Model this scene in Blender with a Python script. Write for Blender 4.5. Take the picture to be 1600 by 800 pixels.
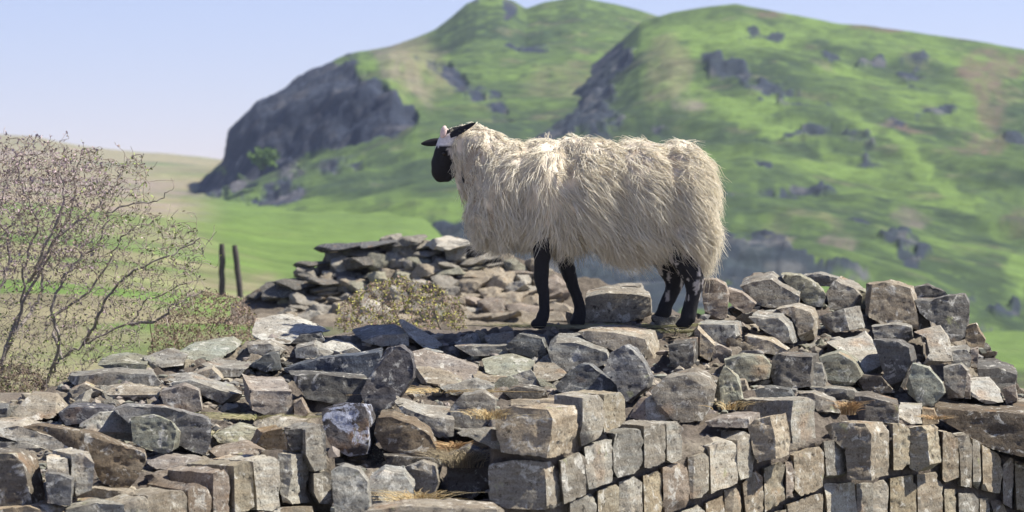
import bpy, bmesh, math, random
import numpy as np
from mathutils import Vector, Matrix
from mathutils.bvhtree import BVHTree
random.seed(7)
rng = np.random.default_rng(11)
R = math.radians
scene = bpy.context.scene
for o in list(bpy.data.objects): bpy.data.objects.remove(o)
col = scene.collection

# ------------------------------------------------ camera, sky, sun, exposure
F = 4533.0                      # focal length in photograph pixels (1600 wide)
HOR = 250.0                     # row of the horizon
PITCH = math.atan((400 - HOR) / F)
CAMZ = 2.0
cam = bpy.data.cameras.new('camera'); co = bpy.data.objects.new('camera', cam); col.objects.link(co)
cam.sensor_width = 36; cam.lens = 36 * F / 1600
co.location = (0, 0, CAMZ); co.rotation_euler = (R(90) - PITCH, 0, 0)
cam.clip_start = 0.1; cam.clip_end = 20000
cam.dof.use_dof = True; cam.dof.focus_distance = 11.0; cam.dof.aperture_fstop = 6.3
scene.camera = co
SUN_AZ, SUN_EL = 7.0, 52.0      # degrees behind due right, elevation
sd = Vector((math.cos(R(SUN_EL)) * math.cos(R(SUN_AZ)), math.cos(R(SUN_EL)) * math.sin(R(SUN_AZ)), math.sin(R(SUN_EL))))
world = bpy.data.worlds.new('World'); scene.world = world; world.use_nodes = True
nt = world.node_tree; nt.nodes.clear()
out = nt.nodes.new('ShaderNodeOutputWorld'); bg = nt.nodes.new('ShaderNodeBackground')
sky = nt.nodes.new('ShaderNodeTexSky'); sky.sky_type = 'NISHITA'; sky.sun_disc = False
sky.sun_elevation = R(SUN_EL); sky.sun_rotation = R(90 - SUN_AZ); sky.air_density = 1.0; sky.dust_density = 0.0; sky.ozone_density = 4.0
geo = nt.nodes.new('ShaderNodeTexCoord'); sep = nt.nodes.new('ShaderNodeSeparateXYZ'); cmb = nt.nodes.new('ShaderNodeCombineXYZ')
mx = nt.nodes.new('ShaderNodeMath'); mx.operation = 'MAXIMUM'; mx.inputs[1].default_value = 0
ma = nt.nodes.new('ShaderNodeMath'); ma.operation = 'MULTIPLY_ADD'; ma.inputs[1].default_value = 1.0; ma.inputs[2].default_value = .03
nt.links.new(geo.outputs['Generated'], sep.inputs[0]); nt.links.new(sep.outputs[2], mx.inputs[0]); nt.links.new(mx.outputs[0], ma.inputs[0])
nt.links.new(sep.outputs[0], cmb.inputs[0]); nt.links.new(sep.outputs[1], cmb.inputs[1]); nt.links.new(ma.outputs[0], cmb.inputs[2]); nt.links.new(cmb.outputs[0], sky.inputs[0])
hs = nt.nodes.new('ShaderNodeMixRGB'); hs.blend_type = 'MULTIPLY'; hs.inputs[0].default_value = 1; hs.inputs[2].default_value = (1.02, 0.84, .98, 1)
nt.links.new(sky.outputs[0], hs.inputs[1]); nt.links.new(hs.outputs[0], bg.inputs[0]); nt.links.new(bg.outputs[0], out.inputs[0])
bg.inputs[1].default_value = 0.078
sl = bpy.data.lights.new('sun', 'SUN'); sl.energy = 5.0; sl.angle = R(0.53); sl.color = (1.0, 0.95, 0.86)
so = bpy.data.objects.new('sun', sl); col.objects.link(so); so.location = (30, 10, 40); so.rotation_euler = (-sd).to_track_quat('-Z', 'Y').to_euler()
scene.view_settings.view_transform = 'Standard'; scene.view_settings.look = 'None'
scene.view_settings.exposure = 0.92; scene.view_settings.gamma = 1.0
scene.cycles.diffuse_bounces = 8; scene.cycles.max_bounces = 12
scene.render.resolution_x = 1024; scene.render.resolution_y = 512

cp, sp = math.cos(PITCH), math.sin(PITCH)
def at(px, py, d):
    """the point d metres north of the camera seen at a pixel of the photograph"""
    u = (px - 800) / F; v = (400 - py) / F
    y = cp + v * sp; z = -sp + v * cp
    return Vector((u * d / y, d, CAMZ + z * d / y))
def at_np(px, py, d):
    u = (px - 800) / F; v = (400 - py) / F
    y = cp + v * sp; z = -sp + v * cp
    return np.stack([u * d / y, d + 0 * u, CAMZ + z * d / y], -1)

# ------------------------------------------------ numpy noise
def _h(ix, iy, iz, s):
    n = (ix * 374761393 + iy * 668265263 + iz * 2147483647 + s * 974634777) & 0xffffffff
    n = ((n ^ (n >> 13)) * 1274126177) & 0xffffffff
    n = ((n ^ (n >> 16)) * 2246822519) & 0xffffffff
    return ((n ^ (n >> 15)) & 0xffffff) / 0xffffff * 2 - 1
def vnoise(p, s=0):
    i = np.floor(p).astype(np.int64); f = p - i; f = f * f * f * (f * (f * 6 - 15) + 10)
    x, y, z = i[..., 0], i[..., 1], i[..., 2]; a, b, c = f[..., 0], f[..., 1], f[..., 2]
    def L(t, u, v): return u + (v - u) * t
    return L(c, L(b, L(a, _h(x, y, z, s), _h(x+1, y, z, s)), L(a, _h(x, y+1, z, s), _h(x+1, y+1, z, s))),
                L(b, L(a, _h(x, y, z+1, s), _h(x+1, y, z+1, s)), L(a, _h(x, y+1, z+1, s), _h(x+1, y+1, z+1, s))))
def fbm(p, s=0, o=4):
    t = 0; a = 1; w = 0
    for k in range(o):
        t = t + a * vnoise(p * (2.03 ** k) + 17.3 * k, s + k); w += a; a *= 0.5
    return t / w
def sstep(a, b, x):
    t = np.clip((x - a) / (b - a), 0, 1); return t * t * (3 - 2 * t)

# ------------------------------------------------ object helpers
def tag(o, label=None, cat=None, group=None, kind=None):
    if label: o['label'] = label
    if cat: o['category'] = cat
    if group: o['group'] = group
    if kind: o['kind'] = kind
    return o
def empty(name, loc, **k):
    o = bpy.data.objects.new(name, None); col.objects.link(o); o.location = loc; o.empty_display_size = 0.2
    bpy.context.view_layer.update() if False else None
    return tag(o, **k)
def link(name, me, mat=None, parent=None, loc=None):
    o = bpy.data.objects.new(name, me); col.objects.link(o)
    if mat is not None and not me.materials: me.materials.append(mat)
    if loc is not None: o.location = loc
    if parent is not None:
        o.parent = parent; o.matrix_parent_inverse = Matrix.Translation(parent.location).inverted()
    return o
def mesh_np(name, V, Fc, smooth=True, colors=None):
    """V (n,3); Fc (m,k) array of equal sized faces"""
    me = bpy.data.meshes.new(name); V = np.asarray(V, dtype=np.float32); Fc = np.asarray(Fc, dtype=np.int32)
    n, k = Fc.shape
    me.vertices.add(len(V)); me.vertices.foreach_set('co', V.ravel())
    me.loops.add(n * k); me.loops.foreach_set('vertex_index', Fc.ravel())
    me.polygons.add(n); me.polygons.foreach_set('loop_start', np.arange(0, n * k, k, dtype=np.int32))
    me.polygons.foreach_set('loop_total', np.full(n, k, dtype=np.int32))
    me.polygons.foreach_set('use_smooth', np.full(n, smooth))
    me.update(calc_edges=True); me.validate()
    if colors is not None:
        a = me.color_attributes.new('col', 'FLOAT_COLOR', 'POINT')
        c = np.ones((len(V), 4), dtype=np.float32); c[:, :3] = colors; a.data.foreach_set('color', c.ravel())
    return me
def get_co(me):
    a = np.empty(len(me.vertices) * 3, dtype=np.float32); me.vertices.foreach_get('co', a); return a.reshape(-1, 3).astype(np.float64)
def get_no(me):
    a = np.empty(len(me.vertices) * 3, dtype=np.float32); me.vertex_normals.foreach_get('vector', a); return a.reshape(-1, 3).astype(np.float64)

# ------------------------------------------------ materials
def newmat(name):
    m = bpy.data.materials.new(name); m.use_nodes = True; n = m.node_tree.nodes; b = n['Principled BSDF']
    b.inputs['Roughness'].default_value = 0.9; b.inputs['Specular IOR Level'].default_value = 0.25
    return m, m.node_tree, n, b
def N(nt, kind, **k):
    n = nt.nodes.new(kind)
    for a, v in k.items():
        if a.startswith('_'): setattr(n, a[1:], v)
        else: n.inputs[a.replace('__', ' ')].default_value = v
    return n
def ramp(nt, src, p0, p1, c0=(0,0,0,1), c1=(1,1,1,1)):
    r = nt.nodes.new('ShaderNodeValToRGB'); r.color_ramp.elements[0].position = p0; r.color_ramp.elements[1].position = p1
    r.color_ramp.elements[0].color = c0; r.color_ramp.elements[1].color = c1
    nt.links.new(src, r.inputs[0]); return r.outputs[0]
def mix(nt, fac, a, b, mode='MIX'):
    m = nt.nodes.new('ShaderNodeMixRGB'); m.blend_type = mode
    for i, v in ((0, fac), (1, a), (2, b)):
        if hasattr(v, 'is_linked') or isinstance(v, bpy.types.NodeSocket): nt.links.new(v, m.inputs[i])
        elif i == 0: m.inputs[0].default_value = v
        else: m.inputs[i].default_value = (*v, 1) if len(v) == 3 else v
    return m.outputs[0]
def noise(nt, vec, scale, detail=4, rough=0.55, dist=0.0):
    n = nt.nodes.new('ShaderNodeTexNoise'); n.inputs['Scale'].default_value = scale; n.inputs['Detail'].default_value = detail
    n.inputs['Roughness'].default_value = rough; n.inputs['Distortion'].default_value = dist
    if vec is not None: nt.links.new(vec, n.inputs['Vector'])
    return n.outputs['Fac']
def stone_material(name='stone', lichen=1.0):
    m, nt, n, b = newmat(name)
    oi = nt.nodes.new('ShaderNodeObjectInfo'); tc = nt.nodes.new('ShaderNodeTexCoord')
    add = nt.nodes.new('ShaderNodeVectorMath'); add.operation = 'ADD'
    mul = nt.nodes.new('ShaderNodeVectorMath'); mul.operation = 'SCALE'; mul.inputs[0].default_value = (31, 17, 23)
    nt.links.new(oi.outputs['Random'], mul.inputs['Scale']); nt.links.new(tc.outputs['Object'], add.inputs[0]); nt.links.new(mul.outputs[0], add.inputs[1])
    v = add.outputs[0]
    c = oi.outputs['Color']
    # weathering: broad stains, bedding, grain
    c = mix(nt, ramp(nt, noise(nt, v, 9, 5, .6), .30, .6), mix(nt, 1.0, c, (.72, .71, .72), 'MULTIPLY'), c)
    st = nt.nodes.new('ShaderNodeMapping'); st.inputs['Scale'].default_value = (3, 3, 26); st.inputs['Rotation'].default_value = (.1, .15, 0); nt.links.new(v, st.inputs[0])
    c = mix(nt, ramp(nt, noise(nt, st.outputs[0], 2.2, 4, .6), .42, .66), mix(nt, 1.0, c, (.82, .76, .70), 'MULTIPLY'), c)
    # rusty patch
    c = mix(nt, ramp(nt, noise(nt, v, 5.5, 3, .5), .62, .75), c, mix(nt, .5, c, (.34, .20, .10)))
    # pale lichen crust and dark lichen
    l1 = ramp(nt, noise(nt, v, 20 if lichen == 1 else 13, 7, .68, .6), .56 if lichen == 1 else .50, .63 if lichen == 1 else .56)
    c = mix(nt, l1, c, mix(nt, .6, c, (.62, .60, .52)) if lichen == 1 else mix(nt, .7, c, (.50, .53, .62)))
    l2 = ramp(nt, noise(nt, v, 34, 6, .7), .60, .66)
    c = mix(nt, l2, c, mix(nt, 1.0, c, (.30, .30, .31), 'MULTIPLY'))
    l3 = ramp(nt, noise(nt, v, 11, 5, .6, .4), .66, .72)
    c = mix(nt, l3, c, mix(nt, .5, c, (.33, .34, .16)))
    pit = ramp(nt, noise(nt, v, 58, 6, .78), .34, .46)
    c = mix(nt, pit, mix(nt, 1.0, c, (.38, .35, .32), 'MULTIPLY'), c)
    g = noise(nt, v, 150, 3, .6)
    c = mix(nt, 1.0, c, ramp(nt, g, .25, .75, (.62, .62, .62, 1), (1.2, 1.2, 1.2, 1)), 'MULTIPLY')
    nt.links.new(c, b.inputs['Base Color'])
    b1 = nt.nodes.new('ShaderNodeBump'); b1.inputs['Strength'].default_value = .8; b1.inputs['Distance'].default_value = .008
    nt.links.new(noise(nt, v, 28, 8, .68), b1.inputs['Height'])
    b2 = nt.nodes.new('ShaderNodeBump'); b2.inputs['Strength'].default_value = .6; b2.inputs['Distance'].default_value = .004
    nt.links.new(noise(nt, v, 120, 5, .7), b2.inputs['Height']); nt.links.new(b1.outputs[0], b2.inputs['Normal'])
    nt.links.new(b2.outputs[0], b.inputs['Normal'])
    b.inputs['Roughness'].default_value = .92
    return m
STONE = stone_material(); MOTTLED = stone_material('mottled_stone', 2)
def colmat(name, rough=.9, noise_scale=0, lo=.8, hi=1.15, bump=0, bdist=.01, spec=.2):
    """vertex coloured surface with grain"""
    m, nt, n, b = newmat(name)
    a = nt.nodes.new('ShaderNodeVertexColor'); a.layer_name = 'col'; c = a.outputs[0]
    if noise_scale:
        tc = nt.nodes.new('ShaderNodeTexCoord')
        f = noise(nt, tc.outputs['Object'], noise_scale, 9, .72)
        c = mix(nt, 1.0, c, ramp(nt, f, .3, .7, (lo, lo, lo, 1), (hi, hi, hi, 1)), 'MULTIPLY')
        if bump:
            bp = nt.nodes.new('ShaderNodeBump'); bp.inputs['Strength'].default_value = bump; bp.inputs['Distance'].default_value = bdist
            nt.links.new(f, bp.inputs['Height']); nt.links.new(bp.outputs[0], b.inputs['Normal'])
    nt.links.new(c, b.inputs['Base Color']); b.inputs['Roughness'].default_value = rough; b.inputs['Specular IOR Level'].default_value = spec
    return m

# ------------------------------------------------ terrain sheets (polar grids round the camera)
def interp_cols(cols, rs, npx, nr):
    """cols {px: [row at each distance]} -> dense px, r grids and rows"""
    k = sorted(cols); T = np.array([cols[c] for c in k], dtype=float)
    px = npx; r = nr
    A = np.empty((len(px), T.shape[1]))
    for j in range(T.shape[1]): A[:, j] = np.interp(px, k, T[:, j])
    B = np.empty((len(px), len(r)))
    for i in range(len(px)): B[i] = np.interp(r, rs, A[i])
    return B
def smooth_axis(B, n, ax):
    for _ in range(n):
        P = np.pad(B, [(1, 1) if a == ax else (0, 0) for a in (0, 1)], mode='edge')
        B = (P[:-2] + 2 * P[1:-1] + P[2:]) / 4 if ax == 0 else (P[:, :-2] + 2 * P[:, 1:-1] + P[:, 2:]) / 4
    return B
GR = np.array
GRASS = GR([.068, .106, .030]); GRASS_D = GR([.027, .046, .022]); GRASS_B = GR([.120, .186, .042]); TAN = GR([.205, .180, .105])
HEATH = GR([.125, .088, .066]); ROCK = GR([.024, .031, .047]); ROCK_L = GR([.13, .125, .125]); PINK = GR([.20, .155, .14])
def patches(px, py, spots, wob=22, seed=3):
    """mask of softly edged irregular patches of ground cover"""
    P = np.stack([px / 60, py / 40, px * 0], -1)
    wx = fbm(P, seed, 6) * wob * 1.5; wy = fbm(P + 9, seed + 5, 6) * wob
    m = np.zeros_like(px)
    for (cx, cy, rx, ry, s, ang) in spots:
        a = R(ang); dx = px + wx - cx; dy = py + wy - cy
        u = (dx * math.cos(a) + dy * math.sin(a)) / rx; v = (-dx * math.sin(a) + dy * math.cos(a)) / ry
        m = np.maximum(m, s * (1 - sstep(.6, 1.25, np.sqrt(u * u + v * v))))
    return np.where(m >= 1.15, 1.0, np.minimum(m, 1) * np.clip(.78 + 1.1 * fbm(P * 2.7 + 3, seed + 11, 5), .15, 1))
def sheet(name, V, colour, disp, mat, back=True):
    V = V.copy()
    V[..., 2] += disp
    c = colour
    if back:        # the far side of the hill falls away again
        nb = 6; last = V[:, -1:]; dirn = last / np.linalg.norm(last[..., :2], axis=-1, keepdims=True)
        ex = np.concatenate([last + dirn * (q * 28) * GR([1, 1, 0]) - GR([0, 0, 1]) * (q * q * 1.3 + q * 1.0) for q in range(1, nb)], axis=1)
        V = np.concatenate([V, ex], axis=1); c = np.concatenate([c] + [c[:, -1:]] * (nb - 1), axis=1)
    a, b = V.shape[:2]; idx = np.arange(a * b).reshape(a, b)
    Fc = np.stack([idx[:-1, :-1], idx[1:, :-1], idx[1:, 1:], idx[:-1, 1:]], -1).reshape(-1, 4)
    o = link(name, mesh_np(name, V.reshape(-1, 3), Fc, True, c.reshape(-1, 3)), mat)
    o['kind'] = 'structure'; return o
HILLMAT = colmat('hillside_turf', .95, .45, .62, 1.36, .6, .6)
NEARMAT = colmat('near_turf', .95, 9, .7, 1.25, .6, .03)
def lerp3(a, b, m): return a + (b - a) * m[..., None]
def shade_cover(px, py, V, seed, scale=1.0):
    """turf that varies between bright, dull and dark green"""
    P = V / 14.0 * scale
    n1 = fbm(P, seed, 5); n2 = fbm(P * 3.1 + 5, seed + 9, 4)
    c = np.broadcast_to(GRASS, V.shape).copy()
    c = lerp3(c, GRASS_D, sstep(-.05, .45, n1 + .35 * n2) * .85)
    c = lerp3(c, GRASS_B, sstep(.05, .45, -n1 - .4 * n2) * .8)
    c = lerp3(c, TAN, sstep(.25, .55, n2) * .35)
    n3 = fbm(P * GR([9, 9, 14]) + 2, seed + 19, 4)
    c = lerp3(c, GRASS_D * .9, sstep(.10, .42, n3) * .6); c = lerp3(c, GRASS_B * 1.1, sstep(.15, .45, -n3) * .45)
    return c

# base ground
rs = [0.5, 6, 11, 14, 18, 24, 40, 80, 130, 230, 420, 900, 1400]
def zrow(z, r): return HOR + (CAMZ - z) / r * F
def bc(l): return [zrow(0, .5), zrow(0, 6), zrow(.1, 11)] + l
base = {-3000: bc([640, 560, 500, 430, 340, 300, 285, 270, 262, 252]),
        0: bc([612, 540, 470, 420, 350, 315, 300, 285, 262, 252]),
        200: bc([605, 535, 475, 430, 370, 335, 315, 290, 262, 252]),
        340: bc([590, 530, 485, 450, 400, 350, 322, 300, 270, 252]),
        440: bc([590, 530, 490, 462, 425, 365, 330, 305, 275, 252]),
        665: bc([590, 533, 502, 475, 430, 382, 332, 305, 275, 252]),
        740: bc([590, 535, 508, 488, 462, 440, 400, 330, 290, 252]),
        900: bc([600, 545, 520, 502, 485, 475, 430, 330, 290, 252]),
        1500: bc([650, 610, 600, 590, 560, 545, 450, 330, 290, 252]),
        2200: bc([700, 660, 640, 620, 600, 590, 430, 305, 275, 252]),
        5000: bc([760, 700, 660, 620, 600, 590, 430, 305, 275, 252])}
px = np.concatenate([np.linspace(-3000, -200, 24)[:-1], np.linspace(-200, 1800, 260), np.linspace(1800, 5000, 24)[1:]])
nr = np.concatenate([np.linspace(.5, 12, 12)[:-1], np.geomspace(12, 1400, 190)])
B = interp_cols(base, rs, px, nr)
B = smooth_axis(smooth_axis(B, 10, 0), 1, 1)
PX, RR = np.meshgrid(px, nr, indexing='ij'); V = at_np(PX, B, RR)
c = shade_cover(PX, B, V, 21, .8)
c = lerp3(c, GRASS_B, sstep(45, 70, RR) * sstep(420, 250, RR) * .75)
c = lerp3(c, TAN * .9, patches(PX, B, [(600, 500, 260, 42, .9, 0), (380, 470, 90, 40, .8, 0), (1580, 640, 120, 60, .3, 0)]))
c = lerp3(c, GRASS_B, patches(PX, B, [(800, 500, 60, 8, .7, 0)]))
c = lerp3(c, np.broadcast_to(GR([.040, .042, .024]), V.shape).copy(), sstep(12.5, 11, RR) * .85)  # unseen ground before the wall darkened to cut bounced light on the stones
dry = sstep(370, 250, PX) * sstep(55, 95, RR) * np.clip(.8 + fbm(V / GR([18, 30, 5]), 45, 5) * 1.2, .15, 1)
c = lerp3(c, lerp3(np.broadcast_to(TAN * 1.15, V.shape).copy(), PINK * 1.25, sstep(0, .4, fbm(V / 12, 46, 4))), dry)
near = sstep(520, 380, PX) * sstep(70, 40, RR) * sstep(11.5, 13.5, RR)
c = lerp3(c, lerp3(np.broadcast_to(GRASS_B * 1.15, V.shape).copy(), TAN * 1.1, sstep(-.35, .2, fbm(V * .5, 47, 5))), near * .85)
c = lerp3(c, TAN * 1.2, sstep(480, 300, PX) * sstep(30, 45, RR) * sstep(110, 70, RR) * np.clip(.4 + 1.3 * fbm(V / 5, 48, 5), 0, .8))
n = fbm(V / 2.0, 4, 4)
dz = n * (.05 + RR * .0012) * sstep(11, 18, RR)
sheet('ground', V, c, dz, HILLMAT, back=False)

# left far hills, tan and dry
px = np.linspace(-900, 640, 150); r0 = np.linspace(420, 800, 60)
B = interp_cols({-900: [300, 260, 180], 0: [300, 262, 212], 60: [300, 262, 214], 130: [300, 265, 227], 220: [300, 268, 238], 300: [300, 272, 246], 345: [300, 274, 251], 420: [300, 280, 262], 640: [310, 300, 290]},
                [420, 560, 800], px, r0)
B = smooth_axis(B, 3, 1); PX, RR = np.meshgrid(px, r0, indexing='ij'); V = at_np(PX, B, RR)
c = shade_cover(PX, B, V, 5, .5) ; n1 = fbm(V / GR([40, 60, 9]), 31, 5)
c = lerp3(c, TAN * 1.2, sstep(-.8, -.2, n1) * .92); c = lerp3(c, PINK * 1.25, sstep(.05, .4, n1) * .7)
sheet('far_hill', V, c, fbm(V / 30, 8, 4) * 1.2, HILLMAT)

# the crag hill with its cliff
px = np.unique(np.concatenate([np.linspace(230, 340, 30), np.linspace(340, 1250, 420), [351, 353, 355, 357]]))
rs = [212, 225, 300, 330, 345, 380, 450]
cols = {230: [362, 360, 348, 346, 345, 344, 344], 285: [362, 354, 330, 322, 318, 315, 314], 320: [362, 350, 318, 305, 290, 283, 280], 349: [362, 348, 308, 294, 262, 254, 250],
        356: [362, 348, 306, 290, 232, 212, 204], 375: [362, 346, 300, 280, 205, 192, 186], 400: [362, 340, 295, 265, 182, 170, 162], 440: [362, 334, 285, 252, 165, 150, 140], 480: [362, 328, 278, 240, 150, 128, 118],
        520: [362, 323, 272, 228, 138, 110, 100], 560: [362, 318, 268, 216, 128, 95, 84], 610: [362, 313, 262, 206, 128, 88, 72], 645: [362, 310, 255, 200, 160, 95, 60], 680: [362, 308, 250, 198, 166, 110, 45], 705: [362, 308, 248, 196, 165, 112, 26],
        730: [362, 308, 245, 195, 165, 112, 3], 745: [362, 308, 245, 195, 165, 112, -5], 780: [362, 308, 245, 195, 165, 112, -8], 800: [362, 308, 245, 195, 165, 112, -2], 822: [362, 308, 245, 195, 165, 112, 12], 850: [362, 308, 245, 195, 165, 112, 2],
        900: [362, 308, 245, 195, 165, 112, -6], 960: [362, 308, 245, 195, 165, 112, 4], 1000: [362, 308, 245, 195, 165, 112, 14], 1100: [362, 308, 245, 195, 165, 120, 45], 1250: [362, 318, 260, 220, 190, 150, 90]}
nr = np.concatenate([np.linspace(212, 322, 64)[:-1], np.linspace(322, 350, 50)[:-1], np.linspace(350, 450, 90)])
B = interp_cols(cols, rs, px, nr); B = smooth_axis(smooth_axis(B, 2, 1), 2, 0)
PX, RR = np.meshgrid(px, nr, indexing='ij'); V = at_np(PX, B, RR * (1 + .085 * np.clip((650 - PX) / 290, 0, 1.3)))
rock = patches(PX, B, [(430, 205, 105, 50, 2, -18), (505, 165, 110, 58, 2, -6), (380, 225, 40, 50, 2, 0), (585, 165, 58, 38, 2, 22), (540, 130, 60, 32, 1.6, 10), (625, 190, 30, 16, 1, 0), (430, 150, 90, 26, 2, -32),
    (700, 120, 40, 12, .8, 25), (760, 140, 50, 12, .8, 15), (790, 170, 24, 18, .6, 40), (800, 5, 16, 18, .7, 60), (815, 80, 28, 10, .7, 0), (742, 5, 18, 8, .6, 0),
    (330, 300, 55, 16, .9, -42), (400, 290, 50, 20, .85, 0), (460, 275, 46, 24, .6, 0), (350, 322, 40, 10, .7, -8), (440, 300, 60, 10, .6, 0), (535, 250, 60, 10, .45, 0), (600, 285, 40, 6, .4, 0)], 26, 3)
n1 = fbm(V / GR([5, 5, 5]), 41, 6)
c = shade_cover(PX, B, V, 51)
c = lerp3(c, GRASS_D * 1.1, patches(PX, B, [(560, 275, 180, 40, .7, 0), (700, 210, 200, 40, .5, 0), (740, 140, 130, 50, .35, 0)], 30, 77))
c = lerp3(c, GRASS_B, patches(PX, B, [(560, 325, 300, 26, .85, 0)], 14, 79))
c = lerp3(c, PINK, patches(PX, B, [(612, 95, 22, 34, .6, 30), (650, 120, 16, 50, .5, -20), (600, 80, 30, 10, .5, 0)], 16, 13))
c = lerp3(c, TAN, patches(PX, B, [(655, 110, 45, 60, .55, -30), (880, 130, 60, 25, .4, 0)], 20, 17))
rc = lerp3(np.broadcast_to(ROCK, V.shape).copy(), ROCK_L * .62, sstep(.05, .4, fbm(V / GR([3.0, 3, 5]), 91, 5)) * .55)
scree = patches(PX, B, [(400, 290, 80, 22, .9, 0), (450, 270, 50, 20, .8, 0), (340, 320, 50, 10, .6, 0)], 16, 33)
rm = np.clip(rock * 1.25 + n1 * .45 * (rock > .02), 0, 1)
rm = sstep(.22, .70, rm)
rc = lerp3(rc, ROCK_L * 1.1, scree * sstep(0, .3, n1))
c = lerp3(c, rc, rm)
ridged = 1 - np.abs(fbm(V / GR([9, 20, 22]), 61, 5)) * 2.6
dz = fbm(V / 26, 12, 5) * 2.0 + fbm(V / 8, 16, 4) * .6 + rm * (fbm(V / 4.5, 14, 5) * 1.0 + fbm(V / GR([2.2, 2.2, 7]), 15, 4) * .7 + ridged * .5 - .5)
fade = sstep(450, 425, RR) * .8 + .2
sheet('crag_hill', V, c, dz * fade * sstep(215, 240, RR), HILLMAT)

# the long green hill on the right
rs = [112, 130, 150, 170, 230, 300, 380]
cols = {560: [555, 480, 460, 430, 425, 424, 423], 600: [545, 470, 445, 415, 402, 399, 397], 640: [537, 462, 435, 400, 378, 370, 366], 680: [531, 456, 432, 395, 352, 344, 341], 720: [527, 452, 430, 388, 338, 328, 323], 765: [525, 450, 432, 385, 335, 305, 295], 800: [525, 450, 435, 388, 335, 270, 232],
        830: [525, 450, 435, 390, 330, 235, 180], 860: [525, 450, 435, 390, 330, 225, 150], 910: [525, 450, 435, 390, 325, 210, 112], 960: [525, 450, 435, 390, 322, 200, 70], 1000: [525, 450, 435, 390, 320, 190, 32], 1050: [525, 450, 435, 388, 318, 180, 16],
        1100: [527, 452, 438, 385, 318, 180, 9], 1150: [530, 455, 440, 380, 318, 180, 4], 1200: [533, 458, 444, 384, 318, 182, 13], 1300: [545, 470, 455, 395, 322, 190, 34], 1350: [555, 480, 460, 405, 326, 192, 39], 1450: [605, 530, 490, 430, 340, 200, 54],
        1550: [675, 600, 545, 460, 352, 215, 66], 1600: [705, 630, 570, 480, 362, 222, 75], 1900: [775, 700, 630, 540, 400, 250, 112], 2500: [835, 760, 700, 600, 440, 290, 180]}
px = np.concatenate([np.linspace(560, 1700, 400), np.linspace(1700, 2500, 60)[1:]])
nr = np.concatenate([np.linspace(112, 175, 70)[:-1], np.linspace(175, 300, 110)[:-1], np.linspace(300, 380, 70)])
B = interp_cols(cols, rs, px, nr); B = smooth_axis(smooth_axis(B, 3, 1), 2, 0)
PX, RR = np.meshgrid(px, nr, indexing='ij'); V = at_np(PX, B, RR * (1 + .035 * np.clip((1020 - PX) / 210, 0, 1.3)))
rock = patches(PX, B, [(860, 185, 56, 56, 2, 20), (905, 145, 66, 42, 2, -25), (955, 105, 44, 34, 1.5, -35), (925, 190, 60, 36, 1.1, 0), (1140, 118, 50, 16, 1, 12), (1190, 140, 46, 16, .9, 12), (1180, 60, 22, 8, .8, 0), (1215, 68, 16, 8, .8, 0),
    (1310, 95, 12, 10, .8, 0), (1360, 105, 22, 8, .8, 0), (1425, 112, 36, 14, .9, 0), (1440, 130, 30, 8, .6, 0), (1290, 160, 24, 7, .6, 0), (1235, 165, 20, 6, .7, 0), (1460, 180, 34, 12, .6, 0), (1395, 205, 36, 10, .6, 5),
    (690, 352, 64, 36, 1.6, -10), (740, 362, 70, 46, 1.6, 0), (850, 440, 200, 62, 1.7, 0), (1000, 440, 135, 60, 1.7, 0), (1160, 408, 70, 40, 1.6, 10), (1230, 418, 70, 26, 1.2, 0), (1320, 420, 60, 18, .7, 10), (1200, 370, 30, 12, .8, 0), (1420, 385, 46, 14, .9, 8), (1350, 350, 20, 9, .4, 0),
    (1275, 290, 28, 10, .9, 10), (1225, 300, 20, 9, .7, 0), (1180, 262, 14, 10, .7, 0), (1180, 300, 16, 8, .5, 0), (1145, 320, 16, 8, .6, 0), (1340, 235, 44, 16, .5, 38), (1250, 212, 34, 9, .45, 0), (1060, 195, 24, 6, .5, 0),
    (1560, 235, 14, 8, .5, 0), (1590, 215, 20, 9, .5, 0), (1560, 480, 36, 14, .9, -8), (1540, 510, 20, 10, .7, 0), (1500, 450, 22, 8, .4, 0)], 24, 103)
n1 = fbm(V / 4.0, 141, 6)
c = shade_cover(PX, B, V, 151)
c = lerp3(c, GRASS_D * 1.0, patches(PX, B, [(980, 190, 130, 60, .8, 0), (1200, 330, 260, 70, .75, 6), (1180, 215, 180, 20, .6, 4), (1280, 180, 140, 40, .5, 10), (1420, 110, 90, 30, .6, 0), (1560, 330, 90, 60, .5, 20), (1560, 480, 90, 40, .7, 0)], 34, 177))
c = lerp3(c, GRASS_B * 1.05, patches(PX, B, [(1180, 180, 170, 16, .9, 22), (1400, 225, 130, 14, .9, 30), (1500, 290, 90, 14, .8, 35), (1100, 60, 120, 40, .8, 0), (1350, 70, 200, 22, .7, 6), (1520, 160, 40, 60, .6, 0), (1590, 430, 30, 50, .7, 0), (1490, 390, 40, 20, .5, 0)], 26, 179))
c = lerp3(c, HEATH, patches(PX, B, [(1540, 115, 36, 34, .85, 10), (1590, 105, 34, 18, .9, -10), (1545, 160, 26, 46, .7, 0), (1410, 207, 46, 9, .9, 4), (1535, 228, 50, 14, .9, -6), (1400, 48, 46, 6, .9, 6), (1350, 42, 30, 5, .8, 4), (1205, 28, 26, 7, .8, 0), (1590, 330, 30, 26, .6, 0), (1000, 400, 60, 10, .4, 0)], 18, 113))
c = lerp3(c, PINK, patches(PX, B, [(1085, 160, 32, 18, .6, 15), (1060, 140, 20, 40, .35, 0), (930, 90, 40, 22, .4, -35), (1430, 330, 30, 10, .4, 0), (1300, 380, 40, 12, .5, 0), (1210, 385, 30, 14, .5, 0)], 18, 117))
c = lerp3(c, TAN, patches(PX, B, [(1040, 120, 26, 60, .5, 12), (1260, 350, 60, 14, .35, 0)], 20, 119))
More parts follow.
